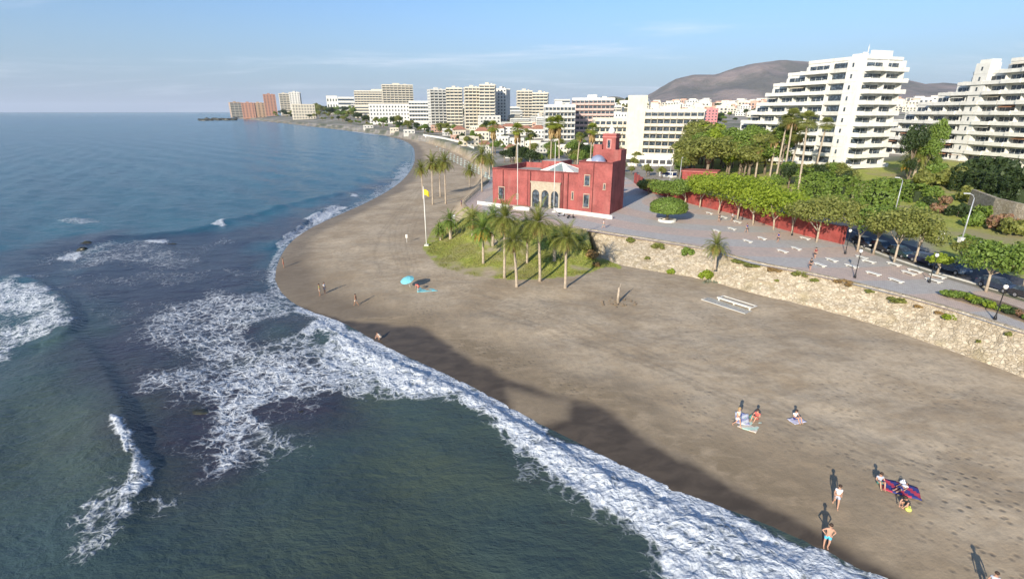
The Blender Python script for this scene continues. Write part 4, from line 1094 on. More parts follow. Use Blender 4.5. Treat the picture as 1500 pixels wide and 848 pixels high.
def fan_crown(seed, nf=34, R_=1.15, lo=-25, hi=85):
    g = random.Random(seed); vs = []
    for i in range(nf):
        a = i * 2.39996 + g.uniform(-.25, .25); el = R(hi) - (i / nf) * R(hi - lo) + g.uniform(-.12, .12)
        d = Vector((math.cos(a) * math.cos(el), math.sin(a) * math.cos(el), math.sin(el))); side = Vector((-math.sin(a), math.cos(a), 0)); up_ = d.cross(side)
        pet = g.uniform(.7, 1.0); b = d * pet + Vector((0, 0, -.12)); vs += [side * .03, -side * .03, b - side * .02, b + side * .02]
        d2 = (d + Vector((0, 0, -.35))).normalized(); r_ = R_ * g.uniform(.85, 1.15)
        for k in range(11):
            t = (k - 5) / 5 * 1.35; dd = (d2 * math.cos(t) + side * math.sin(t)).normalized(); s2 = (side * math.cos(t) - d2 * math.sin(t)).normalized()
            m_ = b + dd * r_ * .55; tip = b + dd * r_ * (1 - .12 * abs(t)) + Vector((0, 0, -.22 * r_))
            vs += [b, m_ + s2 * .075, tip, m_ - s2 * .075]
    return np.array([tuple(v) for v in vs])
def skirt(seed, L=1.8, n=60, r0=.28, spread=.35):
    g = random.Random(seed); vs = []
    for i in range(n):
        a = g.uniform(0, 6.283); z = -g.uniform(0, L * .6); out = Vector((math.cos(a), math.sin(a), 0)); sd_ = Vector((-math.sin(a), math.cos(a), 0))
        l = g.uniform(.7, 1.3); p = out * r0 * .6 + Vector((0, 0, z)); q = p + out * spread * g.uniform(.6, 1.5) + Vector((0, 0, -l * .6)); t = q + Vector((0, 0, -l * .6)) - out * .08; w_ = g.uniform(.1, .28)
        vs += [p, q + sd_ * w_, t, q - sd_ * w_]
    return np.array([tuple(v) for v in vs])
DC = [quadmesh('crown', date_crown(i), LM['palm']) for i in range(4)]
DCg = [quadmesh('crown', date_crown(20 + i, 2.6, 40), LM['green']) for i in range(2)]
FC = [quadmesh('crown', fan_crown(i), LM['fan']) for i in range(3)]
FG = [quadmesh('crown', fan_crown(9 + i, 30), LM['olive']) for i in range(2)]
SK = [quadmesh('dead_skirt', skirt(i, 2.4, 90), LM['dead']) for i in range(2)]
SKs = [quadmesh('dead_leaves', skirt(7 + i, .9, 36, .3, .5), LM['dead']) for i in range(2)]
SKo = quadmesh('fruit_stalks', skirt(12, .5, 40, .3, .7), LM['orange'])
def palm(name, label, px, py, pyc, rpx, kind='date', seed=0, group=None, lean=None, tr=.2, z=None, L0=2.9, fruit=False, bark=None, lowskirt=True):
    """base seen at px,py; crown centre on row pyc; crown radius rpx photo pixels"""
    p = hit(px, py) if z is None else P(px, py, z)
    h = max(.8, z_at(p.y, pyc) - p.z); g = random.Random(seed * 31 + int(px))
    T = thing(name, label, 'palm tree', p, g.uniform(0, 6.28), group)
    bx, by = (lean or (g.uniform(-.06, .06) * h, g.uniform(-.06, .06) * h)); k = MB(); n = 10
    pts = [Vector((bx * (t / n) ** 1.6, by * (t / n) ** 1.6, -.3 + (h + .3) * t / n)) for t in range(n + 1)]
    k.tube(pts, [tr * (1.5 if t == 0 else 1.12 - .3 * t / n) * (1.25 if t == n else 1) for t in range(n + 1)], 9); k.build('trunk', bark or M['paletrunk'], T, True)
    s = 1.0 * rpx / F * depth(p) / (L0 * .86 if kind.startswith('date') else 1.85)
    me = {'date': DC, 'dateg': DCg, 'fan': FC, 'fang': FG}[kind]; c = link('crown', me[seed % len(me)], T); c.location = (bx, by, h - .1); c.scale = (s, s, s); c.rotation_euler = (0, 0, g.uniform(0, 6.28))
    if kind == 'fan':
        c = link('dead_skirt', SK[seed % 2], T); c.location = (bx, by, h - .25 * s); c.scale = (s * 1.15, s * 1.15, s * 1.1)
    elif lowskirt:
        c = link('fruit_stalks' if fruit else 'dead_leaves', SKo if fruit else SKs[seed % 2], T); c.location = (bx, by, h - .15); c.scale = (s, s, s)
    return T
# on the grass bank and the sand in front of the castle
palm('palm_tree', 'tall palm at the left of the four on the sand, trunk on the grass edge', 739, 407, 318, 33, 'date', 0)
palm('palm_tree', 'palm with the shortest pale trunk foot nearest the sea, second of four', 757, 421, 352, 27, 'date', 1)
palm('palm_tree', 'third palm of the four on the sand, with an orange brown crown base', 791, 412, 324, 33, 'date', 2)
palm('palm_tree', 'rightmost palm of the four on the sand with a long shadow', 828, 423, 347, 30, 'date', 3)
palm('palm_tree', 'short palm with orange fruit stalks on the grass bank', 708, 386, 335, 30, 'dateg', 0, fruit=True)
palm('palm_tree', 'low bushy palm by the white pillar on the left of the bank', 660, 350, 322, 21, 'dateg', 1, tr=.3)
palm('palm_tree', 'stocky dark palm behind the palm with orange fruit stalks', 722, 360, 318, 27, 'dateg', 0, tr=.28)
palm('palm_tree', 'short palm on the bank between the two tallest palms', 772, 385, 335, 26, 'dateg', 1)
palm('palm_tree', 'shaded stubby palm behind the rightmost bank palm', 812, 382, 348, 22, 'dateg', 0, tr=.26)
palm('palm_tree', 'low spreading palm at the very left end of the grass bank', 645, 352, 335, 15, 'dateg', 1, tr=.25)
palm('palm_tree', 'small palm with yellow tips behind the low bushy palm', 692, 345, 322, 22, 'date', 1, tr=.22)
# left of the castle
for i, (a, b, c, d, lab) in enumerate(((620, 292, 246, 15, 'leftmost slim palm on the beach beyond the flagpole'), (634, 300, 238, 17, 'second slim palm from the left on the beach beyond the flagpole'), (645, 288, 241, 15, 'short palm in the middle of the beach clump'), (653, 299, 236, 18, 'tallest palm of the beach clump beyond the flagpole'),
                          (688, 275, 249, 13, 'small palm standing alone beside the terrace railing'), (706, 281, 226, 21, 'big palm at the left corner of the red castle'), (717, 262, 232, 13, 'palm behind the left corner of the red castle'))):
    palm('palm_tree', lab, a, b, c, d, 'date', i, tr=.2)
# tall fan palms behind the castle
for i, (a, b, c, d, lab) in enumerate(((722, 246, 186, 11, 'tall fan palm with a long yellow skirt, leftmost behind the castle'), (756, 248, 190, 12, 'tall fan palm with a yellow skirt behind the castle roof'), (806, 250, 181, 13, 'left one of the twin fan palms behind the castle'), (819, 250, 180, 13, 'right one of the twin fan palms behind the castle'),
                          (864, 249, 190, 12, 'tall fan palm with a pale skirt left of the minaret'), (776, 246, 196, 7, 'slender dark fan palm between the yellow skirted ones'), (845, 250, 200, 8, 'thin grey trunked palm left of the minaret fan palm'))):
    palm('fan_palm', lab, a, b, c, d, 'fan' if i < 5 else 'fang', i, tr=.22)
# tall palms in front of the white block
for i, (a, b, c, d, lab) in enumerate(((1127, 262, 200, 16, 'palm tree at the left of the tall group before the white block'), (1136, 266, 178, 14, 'tall slim palm in the group before the white block'), (1146, 270, 172, 17, 'tallest palm of the group before the white block'), (1168, 285, 176, 17, 'tall palm with a long bare trunk before the white block'),
                          (1154, 268, 196, 15, 'lower palm between the tallest palm and the bare trunked one'), (1192, 262, 182, 13, 'palm right of the bare trunked one, before the white balconies'), (1106, 262, 214, 13, 'palm in the tree belt left of the tall group'), (1070, 240, 205, 11, 'palm among the trees at the left foot of the white block'))):
    palm('fan_palm', lab, a, b, c, d, 'fang', i, tr=.25, lowskirt=i % 2 == 0)
palm('palm_tree', 'large spreading palm right of the white stepped block', 1338, 262, 222, 26, 'date', 1, tr=.35, L0=2.9)
palm('palm_tree', 'palm with orange fruit behind the large spreading palm', 1326, 258, 240, 16, 'dateg', 0, fruit=True)
palm('palm_tree', 'dark low palm in the hedge below the white block', 1248, 292, 272, 19, 'dateg', 1, tr=.3)
# promenade row of trees by the red wall
ordn = ['nearest the castle', 'second', 'third', 'fourth', 'fifth', 'sixth', 'seventh', 'eighth', 'ninth', 'tenth', 'eleventh']
row = [(950, 283, 262, 38), (977, 291, 264, 46), (1003, 298, 260, 52), (1025, 303, 254, 58), (1052, 312, 252, 62), (1080, 320, 254, 64), (1103, 328, 258, 66), (1133, 336, 268, 68), (1160, 343, 282, 62), (1196, 354, 284, 84)]
for i, (a, b, t, wd) in enumerate(row):
    mt = LM['olive'] if i in (0, 9) else LM['lime'] if i not in (1, 2) else LM['green']
    lab = ('olive green tree at the castle end of the row by the red wall' if i == 0 else 'wide olive green tree at the far right end of the red wall row' if i == 9 else 'bright green tree, %s from the castle in the row by the red wall' % ordn[i])
    tree('promenade_tree', lab, a, b + 1, t, wd * 1.2, mt, 100 + i, ch=.84, n=4600, leaf=.22, trunk=.17, z=5.0, bark=M['paletrunk'], group='trees in a row along the red wall')
for i, (a, b, t, wd, kd, lab) in enumerate(((1256, 368, 302, 62, 'olive', 'small leafed tree beside the lamp past the end of the red wall'), (1279, 372, 296, 78, 'green', 'round green tree at the roadside right of the red wall'), (1309, 386, 300, 90, 'olive', 'broad olive tree over the parked cars'), (1340, 384, 318, 74, 'olive', 'yellowish tree at the right of the broad olive tree'),
                                           (1371, 404, 372, 34, 'lime', 'small young tree beside the double lamp on the promenade'), (1444, 427, 350, 104, 'green', 'spreading tree with a pale trunk by the blue car'), (1496, 432, 352, 80, 'green', 'tree cut off by the right edge beside the road'), (1404, 392, 352, 36, 'olive', 'small roadside tree under the tall street lamp'))):
    tree('roadside_tree', lab, a, b, t, wd, LM[kd], 200 + i, ch=.72 if wd > 50 else .6, n=3400 if wd > 50 else 1500, leaf=.2, trunk=.15, z=5.0, bark=M['paletrunk'])
for i, (a, b, t, wd, kd, lab) in enumerate(((1141, 264, 170, 34, 'green', 'tall feathery tree among the palms before the white block'), (1106, 256, 192, 40, 'olive', 'tall loose crowned tree left of the tall palm group'), (1036, 252, 188, 34, 'lime', 'tall yellow green tree right of the cream hotel'), (1082, 254, 204, 34, 'green', 'tall tree between the yellow green tree and the palms'))):
    tree('garden_tree', lab, a, b, t, wd, LM[kd], 400 + i, ch=.62, n=3200, leaf=.42, trunk=.22)
# clipped umbrella tree on the plaza with stone seat ring
p = P(977, 324, 5.0); T = thing('plaza_tree', 'round clipped dark green tree on the open plaza', 'tree', p, 0)
k = MB(); k.tube([(0, 0, 0), (0, 0, 1.4), (.1, 0, 2.0)], [.3, .24, .3], 9)
for a in range(5): k.tube([(0, 0, 1.3), (math.cos(a * 1.25) * 1.6, math.sin(a * 1.25) * 1.5, 2.6)], [.16, .08], 6)
k.build('trunk', M['bark'], T, True)
g = np.random.default_rng(4); d = g.normal(0, 1, (7000, 3)); d /= np.linalg.norm(d, axis=1)[:, None]; d[:, 2] = np.where(d[:, 2] < -.3, d[:, 2] * .3 - .2, d[:, 2])
rad_ = (1 + .1 * (fbm(np.arctan2(d[:, 1], d[:, 0]) * 2.2, d[:, 2] * 3, 3, 2) - .5) * 2) * g.uniform(.86, 1.03, 7000)
Cc = d * rad_[:, None] * np.array([3.75, 3.75, 2.0]) + np.array([0, 0, 2.75])
link('crown', quadmesh('crown', quadcloud(Cc, d * 1.5, np.full(7000, .17), 5), LM['green']), T)
k = MB()
for q in range(24):
    a, b = q * math.pi / 12, (q + 1) * math.pi / 12
    for rr0, rr1, z0, z1 in ((1.3, 1.8, 0, .45),):
        k.add([(rr0 * math.cos(a), rr0 * math.sin(a), z1), (rr1 * math.cos(a), rr1 * math.sin(a), z1), (rr1 * math.cos(b), rr1 * math.sin(b), z1), (rr0 * math.cos(b), rr0 * math.sin(b), z1), (rr1 * math.cos(a), rr1 * math.sin(a), z0), (rr1 * math.cos(b), rr1 * math.sin(b), z0)], [(0, 1, 2, 3), (1, 4, 5, 2)])
ring = thing('ring_bench', 'white stone seat ring round the foot of the clipped plaza tree', 'bench', p); k.build('seat', M['white'], ring)

# bushes ---------------------------------------------------------------
def bushmesh(seed, mat, n=900, leaf=.13): 
    Pp, e, C = crown_pts(seed, 1, 1, .8, n, lumps=9); Pp[:, 2] = np.abs(Pp[:, 2] + .35); return quadmesh('foliage', quadcloud(Pp, e, np.full(n, leaf), seed), mat)
BU = {k: [bushmesh(40 + i, LM[k]) for i in range(2)] for k in ('lime', 'green', 'olive', 'dark', 'grey', 'dead', 'flower')}
def bush(label, p, r_, h, kind, seed=0, group=None, cat='bush', name='bush', tall=False):
    g = random.Random(seed + int(p[0] * 10)); T = thing(name, label, cat, p, g.uniform(0, 6), group)
    o = link('foliage', BU[kind][seed % 2], T); o.scale = (r_, r_ * g.uniform(.85, 1.15), h / 1.1)
    k = MB(); k.tube([(0, 0, -.1), (0, 0, h * .4)], [.06, .03], 5); k.build('stem', M['bark'], T); return T
WV = [(v, proj(v)) for v in vs[:0]]
def wall_pt(px, py):
    best = None
    for j in range(NR):
        t = j / (NR - 1)
        for i in range(0, NC, 3):
            q = A[i].lerp(B[i], t); z = 1.0 + 4.12 * t ** .92; a = proj((q.x, q.y, z)); d = (a[0] - px) ** 2 + (a[1] - py) ** 2
            if best is None or d < best[0]: best = (d, Vector((q.x, q.y, z)))
    return best[1]
for i, (a, b, rpx, hpx, kd, lab) in enumerate(((924, 353, 8, 8, 'olive', 'small olive shrub near the left top of the stone wall'), (966, 364, 10, 9, 'olive', 'pale shrub hanging on the stone wall below the plaza'), (1007, 372, 11, 14, 'green', 'round dark green bush halfway up the stone wall'), (1032, 405, 11, 14, 'lime', 'yellow green bush at the foot of the stone wall'),
        (983, 398, 7, 9, 'lime', 'small bright shrub at the wall foot left of the bare stump'), (1040, 417, 13, 9, 'grey', 'grey green low bush on the sand at the wall foot'), (1080, 382, 12, 5, 'olive', 'dry creeping plant on the wall top right of the wall palm'), (1104, 388, 14, 5, 'olive', 'second dry creeping plant right of the wall palm'), (1130, 394, 13, 5, 'dead', 'brown creeping plant on the stone wall top'),
        (1170, 402, 11, 7, 'olive', 'shrub on the wall top below two people walking'), (1190, 407, 7, 5, 'olive', 'small tuft on the wall top beside the shrub'), (1232, 414, 14, 6, 'dead', 'brown green shrub on the wall top left of the double lamp'), (1271, 425, 9, 5, 'olive', 'tuft of weeds on the wall top right of the double lamp'), (1316, 439, 13, 8, 'olive', 'green and brown shrub on the middle of the wall top'),
        (1341, 447, 7, 5, 'dead', 'dry tuft right of the middle wall shrub'), (1394, 467, 10, 8, 'lime', 'bright shrub on the wall below the planted bed'), (1376, 459, 8, 5, 'dead', 'dry brown plant left of the bright wall shrub'), (1424, 497, 4, 5, 'olive', 'small dark plant on the right part of the wall'), (1478, 490, 5, 8, 'olive', 'rightmost plant growing on the stone wall'), (947, 378, 5, 5, 'olive', 'tiny plant in the wall face below the pale shrub'),
        (1142, 412, 4, 4, 'olive', 'tiny plant in the wall face right of the white frame'))):
    q = wall_pt(a, b); zc = depth(q); bush(lab, q - Vector((.05, .25, .15)), rpx / F * zc, hpx / F * zc, kd, i)
q = wall_pt(1046, 384); palm('palm_tree', 'small palm growing out of the stone wall top', 1047, 392, 358, 21, 'date', 2, z=q.z, tr=.2)
# planted bed on the right of the promenade
bed = thing('planting_bed', 'raised planting bed with dark soil at the right of the promenade', 'planter', P(1392, 436, 5)); o_ = bed.location.copy()
q4 = [P(1385, 432, 5), P(1400, 440, 5), P(1460, 458, 5), P(1510, 476, 5), P(1520, 462, 5), P(1470, 444, 5), P(1410, 428, 5), P(1392, 425, 5)]
k = MB(); k.prism([(p.x - o_.x, p.y - o_.y) for p in q4], -.05, .14); k.build('soil', M['soil'], bed)
for i, (a, b, rpx, kd) in enumerate(((1392, 434, 14, 'green'), (1408, 437, 13, 'green'), (1424, 441, 12, 'lime'), (1437, 447, 12, 'green'), (1450, 451, 10, 'lime'), (1470, 455, 11, 'green'), (1482, 460, 12, 'dark'), (1495, 464, 9, 'flower'), (1512, 470, 13, 'green'))):
    q = P(a, b, 5.14); bush(['leftmost dark green shrub in the planting bed', 'second shrub from the left in the planting bed', 'light green shrub in the planting bed', 'green shrub left of the near lamp in the bed', 'pale shrub just left of the near lamp', 'green shrub just right of the near lamp', 'dark shrub near the right edge of the bed', 'reddish flowering plant at the right edge of the bed', 'shrub at the cut off end of the bed'][i], q, rpx / F * depth(q), .8, kd, i, 'shrubs in the promenade planting bed')
# hedges and garden behind the road
def hedge(label, pts, h, wdt, kind, seed, n=None):
    L = sum((b - a).length for a, b in zip(pts[:-1], pts[1:])); n = n or int(L * (h * 2 + wdt) * 17); g = np.random.default_rng(seed)
    pos = []; nor = []; pr = resample(pts, 1.0)
    for i in range(n):
        t = g.uniform(0, len(pr) - 1.001); j = int(t); c = pr[j].lerp(pr[j + 1], t - j); d = (pr[j + 1] - pr[j]); d.z = 0; d.normalize(); nn = Vector((-d.y, d.x, 0))
        f = g.uniform(0, 2 * h + wdt); w2_ = wdt / 2 * (1 + .25 * math.sin(t * 1.3 + seed)); hh = h * (1 + .12 * math.sin(t * .9 + seed * 2) + .08 * math.sin(t * 2.7)); dd = g.normal(0, .12)
        if f < h: q = c + nn * (w2_ + dd) + Vector((0, 0, f / h * hh)); m_ = nn
        elif f < h + wdt: q = c + nn * ((f - h) / wdt * 2 - 1) * w2_ + Vector((0, 0, hh + dd)); m_ = Vector((0, 0, 1))
        else: q = c - nn * (w2_ + dd) + Vector((0, 0, (f - h - wdt) / h * hh)); m_ = -nn
        pos.append(tuple(q)); nor.append(tuple(m_))
    T = thing('hedge', label, 'hedge', pts[0]); v = quadcloud(np.array(pos) - np.array(pts[0]), np.array(nor) * 1.2, np.full(n, .3), seed)
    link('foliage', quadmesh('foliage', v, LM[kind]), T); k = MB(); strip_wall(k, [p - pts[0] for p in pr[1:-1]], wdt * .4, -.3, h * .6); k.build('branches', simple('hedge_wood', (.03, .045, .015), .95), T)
hedge('tall green hedge at the foot of the white stepped block', [hit(1172, 283), hit(1200, 290), hit(1236, 298)], 5.5, 3.5, 'green', 1)
hedge('tall hedge right of the dark low palm', [hit(1258, 302), hit(1285, 308), hit(1310, 312)], 6.0, 4, 'green', 2)
hedge('hedge along the base of the white block on the right', [hit(1300, 285), hit(1322, 290), hit(1345, 298)], 3.5, 3, 'green', 3)
hedge('dark hedge below the right apartment block', [hit(1395, 276), hit(1440, 288), hit(1500, 303)], 4.5, 4, 'dark', 4)
hedge('trimmed hedge at the foot of the pale garden wall', [hit(1410, 355), hit(1450, 372), hit(1510, 392)], 1.3, 1.5, 'green', 5)
gb = [(1350, 272, 20, 'olive'), (1372, 268, 24, 'green'), (1395, 275, 26, 'olive'), (1362, 290, 15, 'green'), (1410, 268, 24, 'dark'), (1436, 262, 28, 'dark'), (1465, 270, 30, 'dark'), (1492, 276, 28, 'dark'), (1415, 296, 20, 'olive'),
      (1438, 322, 20, 'green'), (1425, 332, 18, 'green'), (1402, 318, 16, 'dark'), (1465, 338, 22, 'flower'), (1488, 345, 22, 'olive'), (1345, 312, 14, 'green'), (1362, 302, 12, 'dark'), (1330, 322, 14, 'olive'), (1382, 300, 12, 'flower'), (1290, 330, 20, 'green'), (1255, 318, 20, 'olive'), (1225, 306, 18, 'green'),
      (1375, 312, 12, 'flower'), (1450, 300, 14, 'dark'), (1478, 312, 14, 'olive')]
nm_ = {'olive': 'olive coloured bush in the sloping garden behind the road', 'green': 'green bush in the sloping garden behind the road', 'dark': 'dark shaded bush below the right apartment block', 'flower': 'bush with reddish flowers in the sloping garden'}
for i, (a, b, r_, kd) in enumerate(gb):
    q = hit(a, b); s = r_ / F * depth(q); bush(nm_[kd], q, s, s * 1.25, kd, i, {'olive': 'olive coloured garden bushes', 'green': 'green garden bushes', 'dark': 'dark bushes below the right block', 'flower': 'flowering garden bushes'}[kd])
for i, (a, b, rpx, hpx, kd, lab) in enumerate(((866, 378, 12, 13, 'dead', 'added brown shrub over the shaded patch at the left end of the stone wall'), (856, 366, 11, 12, 'olive', 'added olive shrub over the shaded patch between the bank palms and stone wall'), (874, 390, 8, 7, 'dead', 'small added shrub over the shaded lower left corner of the stone wall'), (845, 352, 12, 10, 'green', 'green shrub at the top of the bank beside the stone wall'))):  # dead and olive shrubs added over a shaded brown patch, hiding the bank edge
    q = hit(a, b); zc = depth(q); bush(lab, q, rpx / F * zc, hpx / F * zc, kd, 50 + i)
# garden stone wall on the right
k = MB(); strip_wall(k, [hit(1418, 305), hit(1450, 325), hit(1480, 336), hit(1530, 350)], .6, 6.0, 10.2); tag(k.build('garden_wall', M['rubble']), 'pale rubble garden wall with shrubs at the right edge', 'wall')
# trees of the middle distance
def far_proto(seed, mat, dens=1500, leaf=.3, conif=False):
    T = bpy.data.objects.new('tree', None); col.objects.link(T)
    tree_parts(T, 7.0, 3.0, 5.2, mat, seed, dens * 2, leaf * .62, .2); return T
protos = [far_proto(300, LM['green']), far_proto(301, LM['olive']), far_proto(302, LM['dark']), far_proto(303, LM['lime']), far_proto(304, LM['olive']), far_proto(305, LM['green'])]
used = set()
def ftree(px, py, hpx, kind, label, group, seed):
    p = hit(px, py); s = hpx / F * depth(p) / 7.0; pr = protos[kind]
    if kind in used: o = copy_tree(pr)
    else: o = pr; used.add(kind)
    o.location = p; r = random.Random(seed); o.rotation_euler = (0, 0, r.uniform(0, 6.28)); w_ = r.uniform(.85, 1.35) * (.55 if 'gap' in label else 1); o.scale = (s * w_, s * w_, s); tag(o, label, 'tree', group)
r = random.Random(77)
mids = []
for i in range(34): mids.append((r.uniform(995, 1130), r.uniform(236, 262), r.uniform(34, 62), r.choice([0, 1, 3, 5]), 'leafy tree in the belt before the white stepped block', 'trees of the belt before the white block'))
for i in range(14): mids.append((r.uniform(1120, 1235), r.uniform(268, 290), r.uniform(24, 40), r.choice([0, 1, 2]), 'leafy tree at the foot of the tall palms before the white block', 'trees among the tall palms'))
for i in range(7): mids.append((r.uniform(1328, 1368), r.uniform(248, 268), r.uniform(50, 85) if i < 4 else 36, r.choice([0, 5, 2]), 'tall leafy tree in the gap between the white blocks', 'trees between the two white blocks'))
for i in range(44): mids.append((r.uniform(716, 905), r.uniform(226, 250), r.uniform(14, 28), r.choice([0, 1, 2, 5]), 'small leafy tree between the castle and the town', 'trees between the castle and the town'))
for i in range(12): mids.append((r.uniform(908, 1000), r.uniform(232, 262), r.uniform(12, 24), r.choice([0, 1, 4]), 'small leafy tree below the cream hotel', 'trees below the cream hotel'))
for i in range(46): 
    a = r.uniform(455, 700); mids.append((a, np.interp(a, [455, 500, 560, 620, 700], [174, 179, 187, 196, 214]) - r.uniform(0, 9), r.uniform(8, 17), r.choice([0, 1, 2, 4]), 'tree in the green belt behind the curved beach', 'trees behind the curved beach'))
for i in range(26): mids.append((r.uniform(462, 525), r.uniform(158, 176), r.uniform(8, 16), r.choice([0, 2, 4]), 'tree on the wooded rise near the headland', 'trees on the wooded rise'))
for i in range(60):
    a = r.uniform(400, 640); mids.append((a, np.interp(a, [400, 430, 500, 575, 622, 660], [172.5, 175.5, 182, 190, 197, 206]) - r.uniform(0, 6), r.uniform(4, 9), r.choice([0, 1, 2, 4]), 'small tree on the seafront strip behind the curved beach', 'seafront trees behind the curved beach'))
for i in range(8): mids.append((r.uniform(408, 440), r.uniform(168, 175), r.uniform(6, 10), 2, 'tree at the foot of the headland towers', 'trees at the foot of the headland towers'))
for i in range(40): mids.append((r.uniform(640, 900), r.uniform(178, 222), r.uniform(9, 18), r.choice([0, 1, 2, 4]), 'tree among the town roofs', 'trees among the town roofs'))
for i in range(26): 
    a = r.uniform(850, 960); mids.append((a, 152 + abs(a - 895) * .12 + r.uniform(-1, 6), r.uniform(6, 12), r.choice([1, 4, 2]), 'tree on the brown knoll behind the hotels', 'trees on the brown knoll'))
for i in range(30): mids.append((r.uniform(1030, 1170), r.uniform(160, 186), r.uniform(7, 13), r.choice([0, 1, 2]), 'tree in the hillside town', 'trees of the hillside town'))
for i, t in enumerate(mids): ftree(*t, i)
for i in range(len(protos)):
    if i not in used:
        for ch in list(protos[i].children): bpy.data.objects.remove(ch)
        bpy.data.objects.remove(protos[i])
# grass on the bank
g = np.random.default_rng(8); n = 110000; Xg = g.uniform(-16, 22, n); Yg = g.uniform(62, 118, n); zg, dS_, dF_, dT_ = G(Xg, Yg, True)
ok = (dF_ > -.8) & (dT_ < .3) & (Xg < XW + 3) & (fbm(Xg * .25, Yg * .25, 4, 3) + .12 + g.normal(0, .06, n) > .55)
Xg, Yg, zg = Xg[ok], Yg[ok], zg[ok]; n = len(Xg); a = g.uniform(0, 6.28, n); hh = g.uniform(.05, .17, n); wd = .05
b = np.stack([Xg, Yg, zg], 1); dx = np.stack([np.cos(a) * wd, np.sin(a) * wd, np.zeros(n)], 1); up_ = np.stack([g.normal(0, .06, n), g.normal(0, .06, n), hh], 1)
v = np.stack([b - dx, b + dx, b + dx * .3 + up_, b - dx * .3 + up_], 1).reshape(-1, 3)
tag(link('grass', quadmesh('grass', v, leafmat('grass_blades', (.13, .16, .03), (.38, .34, .11), .25))), kind='stuff')
# ------------------------------------------------------------------ promenade furniture
benches = [(1039, 312), (1060, 318), (1080, 325), (1050, 338), (1072, 335), (1095, 353), (1116, 349), (1146, 368), (1166, 364), (1179, 349), (1201, 388), (1218, 381), (1247, 390), (1279, 401), (1312, 411), (1331, 400), (1340, 397), (1373, 405), (1367, 411), (1309, 387), (1272, 383), (1262, 377)]
bdir = (P(1312, 411, 5) - P(1247, 390, 5)); ba = math.atan2(bdir.y, bdir.x)
proto = None
for i, (a, b) in enumerate(benches):
    p = P(a, b + 1.5, 5.0)
    if proto is None:
        k = MB(); k.box(-.95, .95, -.3, .3, .2, .3); 
        proto = thing('stone_bench', 'x', 'bench'); k.build('seat', M['white'], proto)
        for s in (-.7, .7): k = MB(); k.box(s - .08, s + .08, -.2, .2, 0, .198); k.build('leg', M['pale'], proto)
        o = proto
    else: o = copy_tree(proto)
    o.location = p; o.rotation_euler = (0, 0, ba + rng.uniform(-.12, .12)); tag(o, 'white backless stone bench on the pink promenade paving', 'bench', 'white stone benches on the promenade')
# lamps
def lamp(label, px, py, h=3.6, name='street_lamp', twin=False):
    p = P(px, py, 5.0); T = thing(name, label, 'lamp', p, 0)
    k = MB(); k.lathe([(.16, 0), (.16, .25), (.08, .5), (.055, .8), (.045, h - .3), (.09, h - .25), (.09, h - .15)], 10); k.build('post', M['black'], T, True)
    k = MB(); k.lathe([(.06, 0), (.17, .1), (.22, .25), (.2, .4), (.08, .5)], 14, (0, 0, h - .15)); k.build('lamp_globe', M['white'], T, True)
    k = MB(); k.lathe([(.1, 0), (.12, .05), (.02, .14)], 10, (0, 0, h + .35)); k.build('cap', M['black'], T)
for a, b, lab in ((1457, 468, 'black lamp post with white globe nearest the camera by the planted bed'), (1361, 414, 'black lamp post with white globe beside the young tree'), (1252, 407, 'black lamp post at the wall edge casting a long shadow'), (1238, 372, 'black lamp post with white globe behind the benches'),
                  (1160, 345, 'black lamp post with white globe in front of the red wall'), (1087, 322, 'lamp post by the red wall, farthest along the tree row')):
    lamp(lab, a, b)
# tall road lamps
def road_lamp(label, px, py, pyt, ang, z=5.0, arm=.7):
    p = P(px, py, z) if z is not None else hit(px, py); h = z_at(p.y, pyt) - p.z; T = thing('road_lamp', label, 'street lamp', p, ang)
    k = MB(); k.tube([(0, 0, 0), (0, 0, h * .95)], [.13, .07], 8); k.build('pole', M['metal'], T, True)
    k = MB(); k.tube([(0, 0, h * .94), (arm * .4, 0, h * 1.0), (arm, 0, h * 1.02)], .05, 6); k.build('arm', M['metal'], T, True)
    k = MB(); k.box(arm - .1, arm + .75, -.16, .16, h * 1.02 - .06, h * 1.02 + .1); k.build('lamp_head', M['metal'], T)
road_lamp('tall grey street lamp beside the road bend on the right', 1405, 364, 286, 2.6)
road_lamp('thin tall street lamp behind the broad olive tree', 1309, 318, 262, 2.6)
road_lamp('tall thin lamp near the castle side of the tree row', 979, 284, 236, 2.0)
road_lamp('tall thin lamp at the road beyond the plaza', 995, 268, 232, 1.0)
for a, b, t, lab in ((1377, 352, 341, 'white gate pillar at the garden entrance'), (1403, 366, 349, 'white post left of the tall street lamp'), (1433, 370, 356, 'white post right of the tall street lamp'), (1382, 296, 290, 'small white box in the garden')):
    p = hit(a, b); h = z_at(p.y, t) - p.z; k = MB(); k.box(-.28, .28, -.28, .28, -.1, h); o = thing('gate_post', lab, 'post', p); k.build('shaft', M['white'], o); k = MB(); k.box(-.36, .36, -.36, .36, h, h + .12); k.build('cap', M['white'], o)
